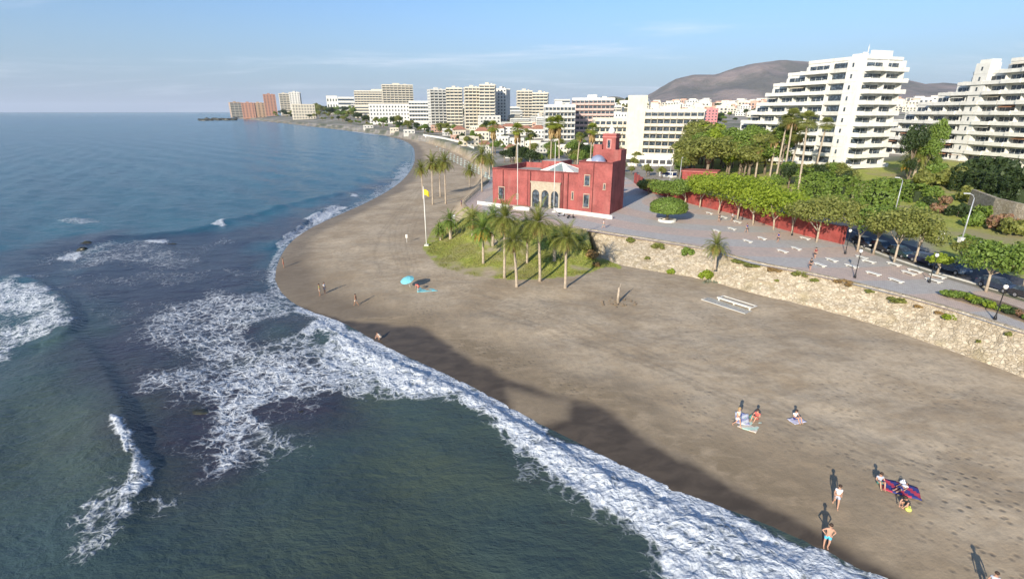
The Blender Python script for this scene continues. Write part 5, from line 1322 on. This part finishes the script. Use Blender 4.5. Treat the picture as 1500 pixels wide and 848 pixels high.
# flagpoles
def flagpole(label, px, py, pyt, z=None, flag=None, r_=.07):
    p = hit(px, py) if z is None else P(px, py, z); h = z_at(p.y, pyt) - p.z; T = thing('flagpole', label, 'flagpole', p)
    k = MB(); k.tube([(0, 0, 0), (0, 0, h)], [r_ * 1.3, r_ * .7], 8); k.build('pole', M['white'], T, True)
    k = MB(); k.box(-.4, .4, -.4, .4, -.3, .3); k.build('base', M['pale'], T)
    k = MB(); k.lathe([(.03, 0), (.12, .1), (.03, .2)], 8, (0, 0, h)); k.build('finial', M['white'], T)
    if flag:
        mb = MB(); nx, nz = 10, 5; vv = []
        for j in range(nz + 1):
            for i in range(nx + 1): t = i / nx; vv.append((.08 + .95 * t, .16 * math.sin(t * 7) * t, h - .3 - 1.05 * j / nz - .55 * t * t))
        mb.add(vv, [(j * (nx + 1) + i, j * (nx + 1) + i + 1, (j + 1) * (nx + 1) + i + 1, (j + 1) * (nx + 1) + i) for j in range(nz) for i in range(nx)])
        mb.build('flag', flag, T, True)
    return T
YEL = simple('yellow_cloth', (.75, .55, .03), .8, .06)
flagpole('white flagpole with yellow flag on the beach', 625, 360, 275, flag=YEL, r_=.1)
flagpole('left bare flagpole in front of the castle', 758, 307, 204, z=5.0)
flagpole('right bare flagpole in front of the castle arches', 811, 311, 211, z=5.0)
# small sign stake on the sand
p = hit(596, 355); T = thing('beach_sign', 'small white sign stake on the sand left of the flagpole', 'sign', p); k = MB(); k.tube([(0, 0, 0), (0, 0, 1.5)], .05, 6); k.build('stake', M['pale'], T); k = MB(); k.box(-.2, .2, -.04, .04, .9, 1.6); k.build('panel', M['white'], T)
# bare stump
p = hit(905, 443); T = thing('bare_stump', 'bare dead palm stump standing alone on the sand', 'tree stump', p)
k = MB(); k.tube([(0, 0, -.1), (0, 0, 1.0), (.04, .03, 2.2)], [.24, .17, .12], 9); k.tube([(0.06, 0, 1.4), (.22, .1, 2.7)], [.07, .04], 6); k.build('trunk', M['paletrunk'], T, True)
k = MB(); g = random.Random(3)
for i in range(26):
    a = g.uniform(0, 6.28); d = g.uniform(.5, 1.9); s = g.uniform(.07, .2); k.lathe([(s, 0), (s * 1.1, s * .4), (s * .5, s * .9)], 6, (math.cos(a) * d * 1.4, math.sin(a) * d, -.02))
tag(k.build('dry_debris', M['soil']), kind='stuff').location = p
# white frame with clear sheet lying at the wall foot
p = hit(1075, 447); d = (hit(1103, 455) - hit(1053, 439)); T = thing('platform_frame', 'low white frame with a pale clear sheet on the sand below the wall', 'platform', p, math.atan2(d.y, d.x))
L = d.length
k = MB(); k.box(-L * .5, L * .5, -.2, .2, .3, .5); k.box(-L * .5, L * .5, 1.2, 1.3, .3, .42); k.box(-L * .5, -L * .5 + .15, .2, 1.2, .3, .42); k.box(L * .5 - .15, L * .5, .2, 1.2, .3, .42); k.build('frame', M['pale'], T)
for s in (-1, 0, 1): k = MB(); k.box(s * L * .45 - .08, s * L * .45 + .08, -.1, .1, -.1, .3); k.build('leg', M['white'], T)
m = NT('clear_sheet'); m.bsdf.inputs['Base Color'].default_value = (.6, .62, .58, 1); m.bsdf.inputs['Alpha'].default_value = .3; m.bsdf.inputs['Roughness'].default_value = .3
k = MB(); k.box(-L * .75, L * .55, -1.9, -.25, .06, .09); k.build('sheet', m.mat, T)
k = MB(); k.tube([(-L * .75, -1.9, .1), (L * .55, -1.9, .1)], .05, 5); k.tube([(-L * .75, -1.0, .1), (-L * .75, -1.9, .1)], .05, 5); k.build('edge_rail', M['pale'], T)
# ------------------------------------------------------------------ vehicles
tyre = simple('tyre', (.02, .02, .02), .9); rimm = simple('wheel_rim', (.4, .4, .42), .4, metal=.6); lampm = simple('headlight_glass', (.7, .7, .68), .2); redl = simple('tail_light', (.4, .02, .02), .3)
def car(label, p, rz, color, van=False):
    T = thing('parked_car', label, 'car', p, rz); L, Wd = (4.3, 1.74)
    paint = simple('car_paint', color, .28, .04, spec=.6)
    prof = [(-2.15, .35), (-2.12, .82), (-1.75, .98), (1.0, .98), (1.9, .84), (2.12, .66), (2.15, .35)]
    cab = [(-1.85, .985), (-1.5, 1.44), (.25, 1.47), (1.1, .985)] if not van else [(-2.05, .985), (-1.98, 1.85), (.7, 1.85), (1.3, .985)]
    def side(mb, pr, w_, inset=0):
        n = len(pr); v = [(x, -w_ / 2 + (inset if z > 1.0 else 0), z) for x, z in pr] + [(x, w_ / 2 - (inset if z > 1.0 else 0), z) for x, z in pr]
        mb.add(v, [tuple(range(n)), tuple(reversed(range(n, 2 * n)))] + [(i, i + n, (i + 1) % n + n, (i + 1) % n) for i in range(n)])
    k = MB(); side(k, prof, Wd); side(k, [(x * .86 if z < 1.2 else x * .8, z + (.035 if z > 1.2 else -.01)) for x, z in cab], Wd - .25, .12); b = k.build('body', paint, T)
    k = MB(); side(k, cab, Wd - .18, .1); k.build('windows', M['glass'], T)
    for sx_ in (-1.32, 1.32):
        for sy in (-1, 1):
            k = MB(); a = Wd / 2; k.tube([(sx_, sy * (a - .2), .33), (sx_, sy * (a + .02), .33)], .33, 16); wo = k.build('wheel', tyre, T); k = MB(); k.tube([(sx_, sy * (a + .021), .33), (sx_, sy * (a + .035), .33)], .19, 10); k.build('rim', rimm, wo)
    for sy in (-.6, .6):
        k = MB(); k.box(2.06, 2.17, sy - .2, sy + .2, .58, .74); k.build('headlight', lampm, T); k = MB(); k.box(-2.16, -2.08, sy - .17, sy + .17, .66, .84); k.build('tail_light', redl, T)
rd = (P(1500, 430, 5) - P(1370, 392, 5)); ra = math.atan2(rd.y, rd.x)
rd2 = (P(1300, 360, 5) - P(1240, 340, 5)); rb = math.atan2(rd2.y, rd2.x)
for a, b, ang, colr, lab in ((1265, 360, rb, (.03, .035, .045), 'dark car at the end of the red wall under the trees'), (1291, 367, rb, (.02, .022, .03), 'black car parked under the round green tree'), (1318, 375, rb, (.025, .05, .05), 'dark green car under the broad olive tree'), (1355, 386, ra, (.015, .02, .05), 'dark blue car left of the young tree'), (1392, 398, ra, (.06, .09, .14), 'blue grey car right of the young tree'),
                           (1460, 424, ra, (.025, .035, .06), 'dark blue car behind the pale trunked tree'), (1512, 440, ra, (.03, .03, .035), 'dark car cut off at the right edge of the road')):
    car(lab, P(a, b, 4.992), ang, colr)
# bus behind the plaza
p = P(985, 262, 5.0); q = P(958, 258, 5.0) - p; T = thing('tour_bus', 'white and dark blue bus on the road behind the plaza trees', 'bus', p, math.atan2(q.y, q.x)); Lb = 6.5; T.scale = (.8, .8, .75)
k = MB(); k.box(-1, Lb, -1.25, 1.25, .4, 3.1); k.build('body', M['white'], T)
k = MB(); k.box(-.6, Lb - .6, -1.28, -1.252, 1.5, 2.7); k.box(-.6, Lb - .6, 1.252, 1.28, 1.5, 2.7); k.box(-1.03, -1.002, -1.1, 1.1, 1.4, 2.8); k.build('windows', simple('bus_glass', (.02, .04, .12), .2), T)
for x in (.8, Lb - 2):
    for y in (-1.2, 1.2): k = MB(); k.tube([(x, y - .12, .45), (x, y + .12, .45)], .45, 14); k.build('wheel', tyre, T)
k = MB(); k.box(.5, 3.5, -.8, .8, 3.1, 3.4); k.build('roof_unit', M['dark'], T)
block('shelter', 'long low white canopy below the cream hotel', 905, 985, 243, 233, 1, 8, 'band', -.15, (M['white'], M['dark'], M['white']), 5, roof='none', cat='canopy')
# red roofed pavilion beyond the trees
p = P(1022, 268, 5.0); T = thing('pavilion', 'low red pavilion roof seen behind the promenade trees', 'pavilion', p, -.5)
k = MB(); k.box(-5, 5, 0, 7, 0, 3.2); k.build('wall', M['redwall'], T); k = MB(); k.box(-5.4, 5.4, -.4, 7.4, 3.2, 3.6); k.build('roof', simple('red_roof', (.4, .12, .1), .85), T)
# motorcycles / bikes by the castle
def moto(label, p, rz, colr):
    T = thing('scooter', label, 'scooter', p, rz); pm = simple('scooter_paint', colr, .35)
    for x in (-.6, .6): k = MB(); k.tube([(x, -.05, .25), (x, .05, .25)], .25, 12); k.build('wheel', tyre, T)
    k = MB(); k.add([(-.75, -.13, .45), (-.1, -.13, .35), (.35, -.13, .35), (.5, -.1, .95), (.58, -.1, .95), (.5, -.13, .3), (-.7, -.13, .3), (-.75, .13, .45), (-.1, .13, .35), (.35, .13, .35), (.5, .1, .95), (.58, .1, .95), (.5, .13, .3), (-.7, .13, .3)],
      [(0, 1, 2, 5, 6), (13, 12, 9, 8, 7), (2, 3, 4, 5), (12, 11, 10, 9), (0, 7, 8, 1), (1, 8, 9, 2), (2, 9, 10, 3), (3, 10, 11, 4), (4, 11, 12, 5), (5, 12, 13, 6), (6, 13, 7, 0)]); k.build('body', pm, T)
    k = MB(); k.box(-.75, -.05, -.14, .14, .62, .74); k.box(-.55, -.25, -.1, .1, .4, .62); k.build('seat', M['black'], T)
    k = MB(); k.tube([(.5, -.3, 1.02), (.52, 0, .98), (.5, .3, 1.02)], .02, 5); k.build('handlebar', M['black'], T)
moto('white scooter parked by the low wall before the castle tower', P(822, 317, 5), .3, (.6, .6, .62)); moto('dark scooter parked right of the white scooter', P(836, 320, 5), .2, (.05, .05, .06))
# ------------------------------------------------------------------ rocks in the sea
RM = simple('wet_rock', (.045, .045, .03), .45, .4, 1.5, bump=.6, bscale=3)
def rock(label, px, py, rx, ry, h, seed, group=None, name='rock'):
    p = P(px, py, -.15); g = np.random.default_rng(seed); n = 14; mb = MB(); vv = []; rings = 7
    for j in range(rings):
        ph = j / (rings - 1) * math.pi / 2
        for i in range(n):
            a = i / n * 6.283; rr = 1 + .45 * (float(vnoise(np.array([math.cos(a) * 2 + seed]), np.array([math.sin(a) * 2 + j * .5]), seed)[0]) - .5) * 2
            vv.append((rx * rr * math.cos(ph) * math.cos(a), ry * rr * math.cos(ph) * math.sin(a), h * math.sin(ph) * (.8 + .4 * g.random()) - .1))
    mb.add(vv, [(j * n + i, j * n + (i + 1) % n, (j + 1) * n + (i + 1) % n, (j + 1) * n + i) for j in range(rings - 1) for i in range(n)] + [tuple((rings - 1) * n + i for i in range(n))])
    o = mb.build(name, RM, None, True); o.location = p; tag(o, label, 'rock', group)
for i, (a, b, rx, ry, h, lab) in enumerate(((128, 358, 1.6, .9, .7, 'dark mossy rock among foam at the far left'), (122, 366, 1.2, .8, .6, 'second dark rock just below the mossy rock'), (196, 343, 1.5, .7, .35, 'flat greenish rock awash above the foam patches'), (253, 359, 1.3, .6, .45, 'green rock right of the long foam patch'),
        (290, 603, .9, .6, .25, 'brown rock showing through the foam near the camera'), (255, 612, .8, .5, .2, 'low brown rock left of the foamy rock'), (276, 374, .9, .5, .3, 'small rock below the green rock'), (440, 604, .8, .4, .2, 'brown rock awash at the edge of the large foam'))):
    rock(lab, a, b, rx, ry, h, i)
for i in range(16): rock('dark boulder of the low reef off the headland', 292 + i * 3.6, 175.5 + (i % 3) * .9 - i * .05, 8 + (i * 7) % 5 * 2, 6, 3.2 + (i % 4), 60 + i, 'boulders of the low reef off the headland', 'boulder')
# ------------------------------------------------------------------ people
SKIN = simple('skin', (.48, .27, .18), .6, .04); SKIN2 = simple('tanned_skin', (.33, .17, .1), .6, .04); HAIR = simple('brown_hair', (.05, .03, .02), .7, .2, 6); BLOND = simple('fair_hair', (.35, .24, .12), .7, .2, 6)
def cl(n, c): return simple(n, c, .85, .08, 3)
def skinmesh(joints, edges, rad, root=0, sub=1):
    me = bpy.data.meshes.new('t'); me.from_pydata([tuple(j) for j in joints], edges, []); o = bpy.data.objects.new('t', me); col.objects.link(o)
    sk = o.modifiers.new('s', 'SKIN'); sk.use_smooth_shade = True
    for i, v in enumerate(me.skin_vertices[0].data): v.radius = (rad[i], rad[i]); v.use_root = (i == root)
    if sub: ss_ = o.modifiers.new('u', 'SUBSURF'); ss_.levels = sub; ss_.render_levels = sub
    dg = bpy.context.evaluated_depsgraph_get(); out = bpy.data.meshes.new_from_object(o.evaluated_get(dg)); bpy.data.objects.remove(o); return out
def mesh_to_mb(me):
    mb = MB(); mb.add([tuple(v.co) for v in me.vertices], [tuple(p.vertices) for p in me.polygons]); return mb
def pose(kind):
    j = dict(pel=(0, 0, .95), spi=(0, -.01, 1.13), che=(0, 0, 1.32), nec=(0, .01, 1.47), hb=(0, .02, 1.55), he=(0, .03, 1.66),
             sl=(-.17, 0, 1.4), el=(-.23, -.03, 1.13), wl=(-.24, .07, .9), sr=(.17, 0, 1.4), er=(.23, -.03, 1.13), wr=(.24, .07, .9),
             hl=(-.09, 0, .9), kl=(-.1, .03, .5), al=(-.1, -.02, .09), tl=(-.11, .14, .03), hr=(.09, 0, .9), kr=(.1, .03, .5), ar=(.1, -.02, .09), tr=(.11, .14, .03))
    if kind == 'walk': j.update(kl=(-.1, .16, .52), al=(-.1, .26, .1), tl=(-.11, .42, .06), kr=(.1, -.02, .5), ar=(.1, -.32, .16), tr=(.1, -.24, .03), el=(-.22, -.14, 1.15), wl=(-.22, -.1, .92), er=(.22, .06, 1.15), wr=(.2, .24, 1.0))
    if kind == 'hips': j.update(el=(-.34, -.08, 1.16), wl=(-.17, .06, 1.02), er=(.34, -.08, 1.16), wr=(.17, .06, 1.02), kl=(-.12, .05, .5), kr=(.12, -.02, .5))
    if kind == 'sit': j.update(pel=(0, 0, .12), spi=(0, -.05, .3), che=(0, -.04, .5), nec=(0, 0, .64), hb=(0, .02, .72), he=(0, .05, .82), sl=(-.17, -.03, .57), el=(-.26, .08, .36), wl=(-.2, .3, .4), sr=(.17, -.03, .57), er=(.26, .08, .36), wr=(.2, .3, .4),
                         hl=(-.09, .05, .12), kl=(-.14, .42, .46), al=(-.12, .62, .08), tl=(-.12, .78, .04), hr=(.09, .05, .12), kr=(.14, .42, .46), ar=(.12, .62, .08), tr=(.12, .78, .04))
    if kind == 'lie': j.update({k_: (x, z - .95, .13 + (.0 if k_ not in ('tl', 'tr') else .12)) for k_, (x, y, z) in j.items()}); 
    if kind == 'bend': j.update(pel=(0, -.12, .86), spi=(0, .04, 1.0), che=(0, .22, 1.05), nec=(0, .38, 1.03), hb=(0, .45, 1.0), he=(0, .55, .95), sl=(-.17, .28, 1.0), el=(-.2, .36, .74), wl=(-.16, .44, .5), sr=(.17, .28, 1.0), er=(.2, .36, .74), wr=(.16, .44, .5), hl=(-.09, -.1, .82), hr=(.09, -.1, .82), kl=(-.11, .04, .48), kr=(.11, .0, .48))
    if kind == 'crouch': j.update(pel=(0, -.18, .32), spi=(0, -.08, .5), che=(0, .06, .66), nec=(0, .16, .78), hb=(0, .2, .85), he=(0, .27, .93), sl=(-.17, .1, .7), el=(-.2, .3, .52), wl=(-.12, .44, .34), sr=(.17, .1, .7), er=(.2, .3, .52), wr=(.12, .44, .34), hl=(-.09, -.14, .3), hr=(.09, -.14, .3), kl=(-.16, .22, .46), kr=(.16, .22, .46), al=(-.13, .0, .09), ar=(.13, .0, .09), tl=(-.14, .16, .03), tr=(.14, .16, .03))
    return {a: Vector(b) for a, b in j.items()}
RADS = dict(pel=.135, spi=.12, che=.14, nec=.055, hb=.075, he=.105, sl=.058, el=.042, wl=.028, sr=.058, er=.042, wr=.028, hl=.095, kl=.062, al=.04, tl=.032, hr=.095, kr=.062, ar=.04, tr=.032)
EDG = [('pel', 'spi'), ('spi', 'che'), ('che', 'nec'), ('nec', 'hb'), ('hb', 'he'), ('che', 'sl'), ('sl', 'el'), ('el', 'wl'), ('che', 'sr'), ('sr', 'er'), ('er', 'wr'), ('pel', 'hl'), ('hl', 'kl'), ('kl', 'al'), ('al', 'tl'), ('pel', 'hr'), ('hr', 'kr'), ('kr', 'ar'), ('ar', 'tr')]
def person(label, p, rz, kind='stand', top=None, bottom=None, skin=None, hair=None, hairlen=0, s=1.0, skirt_=False, hat=None):
    J = pose(kind); names = list(J); T = thing('person', label, 'person', p, rz); T.scale = (s, s, s); skin = skin or SKIN
    me = skinmesh([J[n] for n in names], [(names.index(a), names.index(b)) for a, b in EDG], [RADS[n] for n in names]); mb = mesh_to_mb(me)
    # hands: palm and five separate fingers
    for sfx, sg in (('l', -1), ('r', 1)):
        w_, e_ = J['w' + sfx], J['e' + sfx]; d = (w_ - e_).normalized(); a = d.cross(Vector((0, 1, .3))).normalized(); b_ = d.cross(a)
        mb.tube([w_, w_ + d * .05, w_ + d * .09], [.028, .04, .036], 6)
        for f in range(4):
            o0_ = w_ + d * .085 + a * (f - 1.5) * .018; l = (.062, .075, .07, .052)[f]; mb.tube([o0_, o0_ + d * l * .6, o0_ + d * l * .95 + b_ * .02], [.009, .0085, .007], 5)
        o0_ = w_ + d * .03 + a * -.03; mb.tube([o0_, o0_ + d * .03 - a * .03, o0_ + d * .06 - a * .035], [.012, .01, .008], 5)
    he = J['he']; up_ = (he - J['hb']).normalized(); fw_ = Vector((0, 1, 0)) - up_ * up_.y
    if fw_.length < .3: fw_ = Vector((0, 0, 1))
    fw_.normalize(); sd_ = up_.cross(fw_)
    mb.tube([he + fw_ * .09 + up_ * .0, he + fw_ * .125 - up_ * .03], [.01, .018], 5)       # nose
    for sg in (-1, 1): mb.tube([he + sd_ * sg * .09 + up_ * .02, he + sd_ * sg * .115 - up_ * .03], [.018, .012], 5)
    n0 = len(mb.m)
    for sg in (-1, 1): mb.tube([he + fw_ * .095 + sd_ * sg * .035 + up_ * .02, he + fw_ * .106 + sd_ * sg * .035 + up_ * .02], .011, 6, m=1)
    mb.tube([he + fw_ * .1 - up_ * .055 - sd_ * .025, he + fw_ * .1 - up_ * .055 + sd_ * .025], .007, 4, m=2)
    mb.build('body', [skin, HAIR, simple('lips', (.4, .12, .1))], T, True)
    # hair cap
    k = MB(); vv = []; 
    for q in range(6):
        ph = q / 5 * math.pi * .55
        for i in range(12):
            a = i / 12 * 6.283; dd = (sd_ * math.cos(a) + fw_ * math.sin(a)); c = he + up_ * (.03) - fw_ * .02; rr = .118
            vv.append(c + up_ * math.cos(ph) * rr + dd * math.sin(ph) * rr * (1 if math.sin(a) < .3 or q < 4 else .93))
    k.add(vv, [(q * 12 + i, q * 12 + (i + 1) % 12, (q + 1) * 12 + (i + 1) % 12, (q + 1) * 12 + i) for q in range(5) for i in range(12)])
    if hairlen: k.tube([he - fw_ * .07 + up_ * .05, he - fw_ * .1 - up_ * .12, he - fw_ * .08 - up_ * (.15 + hairlen)], [.09, .075, .04], 8)
    k.build('hair', hat or hair or HAIR, T, True)
    def garment(nm, js, ed, grow, mat):
        me = skinmesh([js[n][0] for n in js], [(list(js).index(a), list(js).index(b)) for a, b in ed], [js[n][1] + grow for n in js]); me.materials.append(mat); link(nm, me, T)
    if top:
        m1 = J['sl'].lerp(J['el'], .45); m2 = J['sr'].lerp(J['er'], .45)
        garment('shirt', dict(pel=(J['pel'].lerp(J['spi'], .35), .128), spi=(J['spi'], .125), che=(J['che'], .14), nec=(J['che'].lerp(J['nec'], .75), .07), sl=(J['sl'], .06), ml=(m1, .055), sr=(J['sr'], .06), mr=(m2, .055)), [('pel', 'spi'), ('spi', 'che'), ('che', 'nec'), ('che', 'sl'), ('sl', 'ml'), ('che', 'sr'), ('sr', 'mr')], .014, top)
    if bottom:
        a, b_ = J['hl'].lerp(J['kl'], .62), J['hr'].lerp(J['kr'], .62)
        garment('shorts', dict(sp=(J['pel'].lerp(J['spi'], .4), .125), pel=(J['pel'], .135), hl=(J['hl'], .098), ml=(a, .085), hr=(J['hr'], .098), mr=(b_, .085)), [('sp', 'pel'), ('pel', 'hl'), ('hl', 'ml'), ('pel', 'hr'), ('hr', 'mr')], .016, bottom)
    return T
wht = cl('white_cotton', (.75, .74, .74)); gry = cl('pale_grey_cotton', (.42, .44, .5)); blu = cl('light_blue_cloth', (.1, .5, .7)); redc = cl('coral_cloth', (.6, .12, .1)); blk = cl('dark_cloth', (.03, .035, .04)); crm = cl('cream_cloth', (.72, .62, .5)); nvy = cl('navy_cloth', (.04, .05, .2)); grn = cl('teal_cloth', (.08, .3, .25)); lim = cl('lime_cloth', (.6, .65, .15))
def at(px, py): q = hit(px, py); return q + Vector((0, 0, .0))
person('person in white top and pale grey shorts walking along the sand', at(1223, 742), 2.7, 'walk', wht, gry, SKIN, hairlen=.1, s=1.04)
person('shirtless person in light blue shorts walking at the water edge', at(1209, 802), 2.8, 'hips', None, blu, SKIN, s=1.08)
person('person in cream top standing by the towels', at(1079, 625), -2.6, 'walk', crm, wht, SKIN, BLOND, .1, s=1.08)
person('person in coral top sitting right of the towels', at(1108, 614), 2.2, 'sit', redc, redc, SKIN, s=1.1)
person('person in white top sitting alone on the sand', at(1164, 614), -2.9, 'sit', wht, nvy, SKIN, s=1.05)
person('person in grey top sitting left of the red and blue towel', at(1287, 708), 2.9, 'sit', gry, grn, SKIN, s=1.05)
person('person lying on the red and blue towel', at(1320, 716), -1.1, 'lie', wht, nvy, SKIN)
person('person in dark clothes crouching beside a yellow bag', at(1325, 744), 2.0, 'crouch', blk, blk, SKIN, s=1.05)
person('small distant person wading out at the beach corner', at(416, 392), 2, 'stand', None, redc, SKIN2)
person('person in olive top standing left of a pair near the water', at(469, 433), 2, 'stand', cl('olive_cloth', (.25, .27, .1)), crm, SKIN2, s=1.05)
person('person in white top standing right of a pair near the water', at(476, 430), -2, 'stand', wht, gry, SKIN)
person('tanned person walking on the sand right of the pair', at(522, 448), 1.2, 'walk', None, crm, SKIN2, s=1.0)
person('person in red bending by the blue towel under the palms', at(613, 427), 1.0, 'bend', redc, redc, SKIN)
person('small bright figure crouching at the edge of the wet sand', at(556, 497), 2, 'crouch', crm, crm, SKIN)
person('person in dark clothes walking on the promenade near the wall', P(1186, 396, 5), 2.4, 'walk', blk, blk, SKIN)
person('person in red top walking on the promenade behind the dark walker', P(1193, 379, 5), 2.4, 'walk', cl('maroon_cloth', (.2, .05, .05)), blk, SKIN)
person('person in pale clothes strolling on the terrace corner by the castle', P(884, 335, 5), 1.2, 'walk', wht, cl('teal_trousers', (.2, .35, .33)), SKIN)
person('person in blue on the terrace by the white pillar', P(676, 303, 5), 1.2, 'stand', nvy, blk, SKIN)
person('person just off the lower edge whose shadow falls on the sand', at(1447, 872), 2.6, 'stand', gry, nvy, SKIN)
for i, (a, b, lab) in enumerate(((1053, 325, 'dark clothed walker on the promenade near the farthest benches'), (1072, 324, 'walker beside the dark clothed one near the farthest benches'), (1093, 341, 'walker alone in the middle of the promenade'), (1139, 355, 'walker in navy near the middle benches'))):
    person(lab, P(a, b, 5), i * 1.7, 'walk', [blk, gry, nvy, nvy][i], blk, SKIN)
# towels, bags, umbrella
def towel(label, px, py, w_, l, rz, mats, name='beach_towel'):
    p = at(px, py); T = MB(); nx, ny = 12, 8; vv = []
    for j in range(ny + 1):
        for i in range(nx + 1): vv.append((l * (i / nx - .5), w_ * (j / ny - .5), .05 + .02 * math.sin(i * 1.3 + j) + .015 * math.sin(j * 2.1)))
    n = len(vv); f = [(j * (nx + 1) + i, j * (nx + 1) + i + 1, (j + 1) * (nx + 1) + i + 1, (j + 1) * (nx + 1) + i) for j in range(ny) for i in range(nx)]
    mb = MB(); 
    for q in f: mb.m.append((q[0] // 3) % len(mats))
    mb.v = vv; mb.f = f; o = mb.build(name, mats, None, True); o.location = p; o.rotation_euler = (0, 0, rz)
    sm = o.modifiers.new('thick', 'SOLIDIFY'); sm.thickness = .02; tag(o, label, 'towel'); return o
towel('large cream and pale green towel beside the standing person', 1098, 622, 1.5, 2.0, .9, [crm, cl('pale_green', (.45, .6, .5))])
towel('white and lilac towel in front of the person in cream', 1087, 613, 1.1, 1.9, 1.2, [cl('lilac', (.45, .45, .62)), wht])
towel('red and navy patterned towel with a person on it', 1319, 716, 1.5, 2.2, -.5, [cl('crimson', (.5, .05, .09)), nvy])
towel('small white and lilac towel beneath the lone sitting person', 1167, 616, .9, 1.3, .3, [cl('pale_lilac', (.5, .5, .62))])
towel('turquoise towel right of the bending person in red', 626, 424, 2.2, 3.0, .2, [cl('turquoise', (.2, .5, .52))])
def bag(label, px, py, mat, s=.35):
    p = at(px, py); T = thing('beach_bag', label, 'bag', p); k = MB(); k.lathe([(s * .9, 0), (s * 1.05, s * .5), (s * .8, s * 1.0), (s * .6, s * 1.1)], 10); k.build('pouch', mat, T, True); k = MB(); k.tube([(-s * .5, 0, s), (-s * .3, 0, s * 1.7), (s * .3, 0, s * 1.7), (s * .5, 0, s)], .025, 5); k.build('handle', mat, T)
bag('yellow green bag beside the crouching person', 1330, 747, lim, .2); bag('dark green bag at the edge of the cream towel', 1101, 612, grn, .2); bag('pale bag at the end of the white towel', 1322, 708, wht, .2)
p = at(601, 421); T = thing('beach_umbrella', 'turquoise open beach umbrella tilted on the sand', 'umbrella', p, 0)
T.rotation_euler = (R(18), R(-12), 0); T.scale = (.85, .85, .85); k = MB(); k.tube([(0, 0, -.1), (0, 0, 2.1)], .03, 6); k.build('pole', M['white'], T)
k = MB(); n = 16; k.add([(1.25 * math.cos(i / n * 6.283) * (1 if i % 2 == 0 else .96), 1.25 * math.sin(i / n * 6.283) * (1 if i % 2 == 0 else .96), 1.7 - (.03 if i % 2 else 0)) for i in range(n)] + [(.7 * math.cos(i / n * 6.283), .7 * math.sin(i / n * 6.283), 2.0) for i in range(n)] + [(0, 0, 2.12)],
    [(i, (i + 1) % n, n + (i + 1) % n, n + i) for i in range(n)] + [(n + i, n + (i + 1) % n, 2 * n) for i in range(n)]); k.build('canopy', cl('turquoise_canopy', (.18, .5, .55)), T)
# sunbed rows and kiosks on the far beach
sb = None
r = random.Random(12)
SBM = cl('pale_green_mesh', (.45, .52, .45))
for j in range(4):
    for i in range(14):
        a = 640 + i * 5.2 + j * 5; b = 224 + i * 2.6 + j * 5.5 - 8
        p = hit(a, b)
        if sb is None:
            sb = thing('sunbed', 'x', 'sunbed'); k = MB(); k.box(-.32, .32, -.95, .5, .26, .34); k.build('bed', SBM, sb); k = MB(); k.add([(-.32, .5, .28), (.32, .5, .28), (.32, .98, .62), (-.32, .98, .62), (-.32, .5, .35), (.32, .5, .35), (.32, .95, .69), (-.32, .95, .69)], [(0, 3, 2, 1), (4, 5, 6, 7), (0, 1, 5, 4), (1, 2, 6, 5), (2, 3, 7, 6), (3, 0, 4, 7)]); k.build('backrest', SBM, sb)
            k = MB(); [k.box(x, x + .05, y, y + .05, 0, .26) for x in (-.3, .25) for y in (-.9, .4)]; k.build('frame', M['metal'], sb); o = sb
        else: o = copy_tree(sb)
        o.location = p; o.rotation_euler = (0, 0, .5 + r.uniform(-.1, .1)); tag(o, 'pale green sunbed in the rows on the curved beach', 'sunbed', 'sunbeds in rows on the curved beach')
k = MB(); strip_wall(k, [hit(a, b) for a, b in ((694, 218), (672, 209), (650, 204), (620, 199))], .5, 2, 6.4); tag(k.build('beach_wall', M['white']), 'white low wall along the promenade of the curved beach', 'wall')
for i, (a, b, wd, lab, mt) in enumerate(((600, 196, 16, 'pale grey beach kiosk by the curved beach', M['pale']), (578, 192.5, 12, 'pale beach kiosk further along the curved beach', M['cream']), (668, 206, 14, 'pink beach kiosk near the white low wall', TOWN), (540, 188, 14, 'grey roofed kiosk on the far part of the beach', M['pale']))):
    block('kiosk', lab, a - wd / 2, a + wd / 2, b, b - 3.2, 1, 3, 'grid', .1, (mt, M['glass'], mt), 8, roof='none', cat='kiosk')
# ------------------------------------------------------------------ air
hb_ = MB(); hb_.box(-64000, 64000, -2500, 64000, -5.5, 900)
m = NT('haze_air'); m.n.remove(m.bsdf); pv = m.node('ShaderNodeVolumePrincipled'); pv.inputs['Color'].default_value = (.78, .87, 1, 1); pv.inputs['Density'].default_value = 2.8e-5; pv.inputs['Anisotropy'].default_value = 0.0
m.L(pv.outputs[0], m.out.inputs['Volume'])
tag(hb_.build('haze', m.mat), kind='stuff')
for me in list(bpy.data.meshes):
    if me.users == 0: bpy.data.meshes.remove(me)
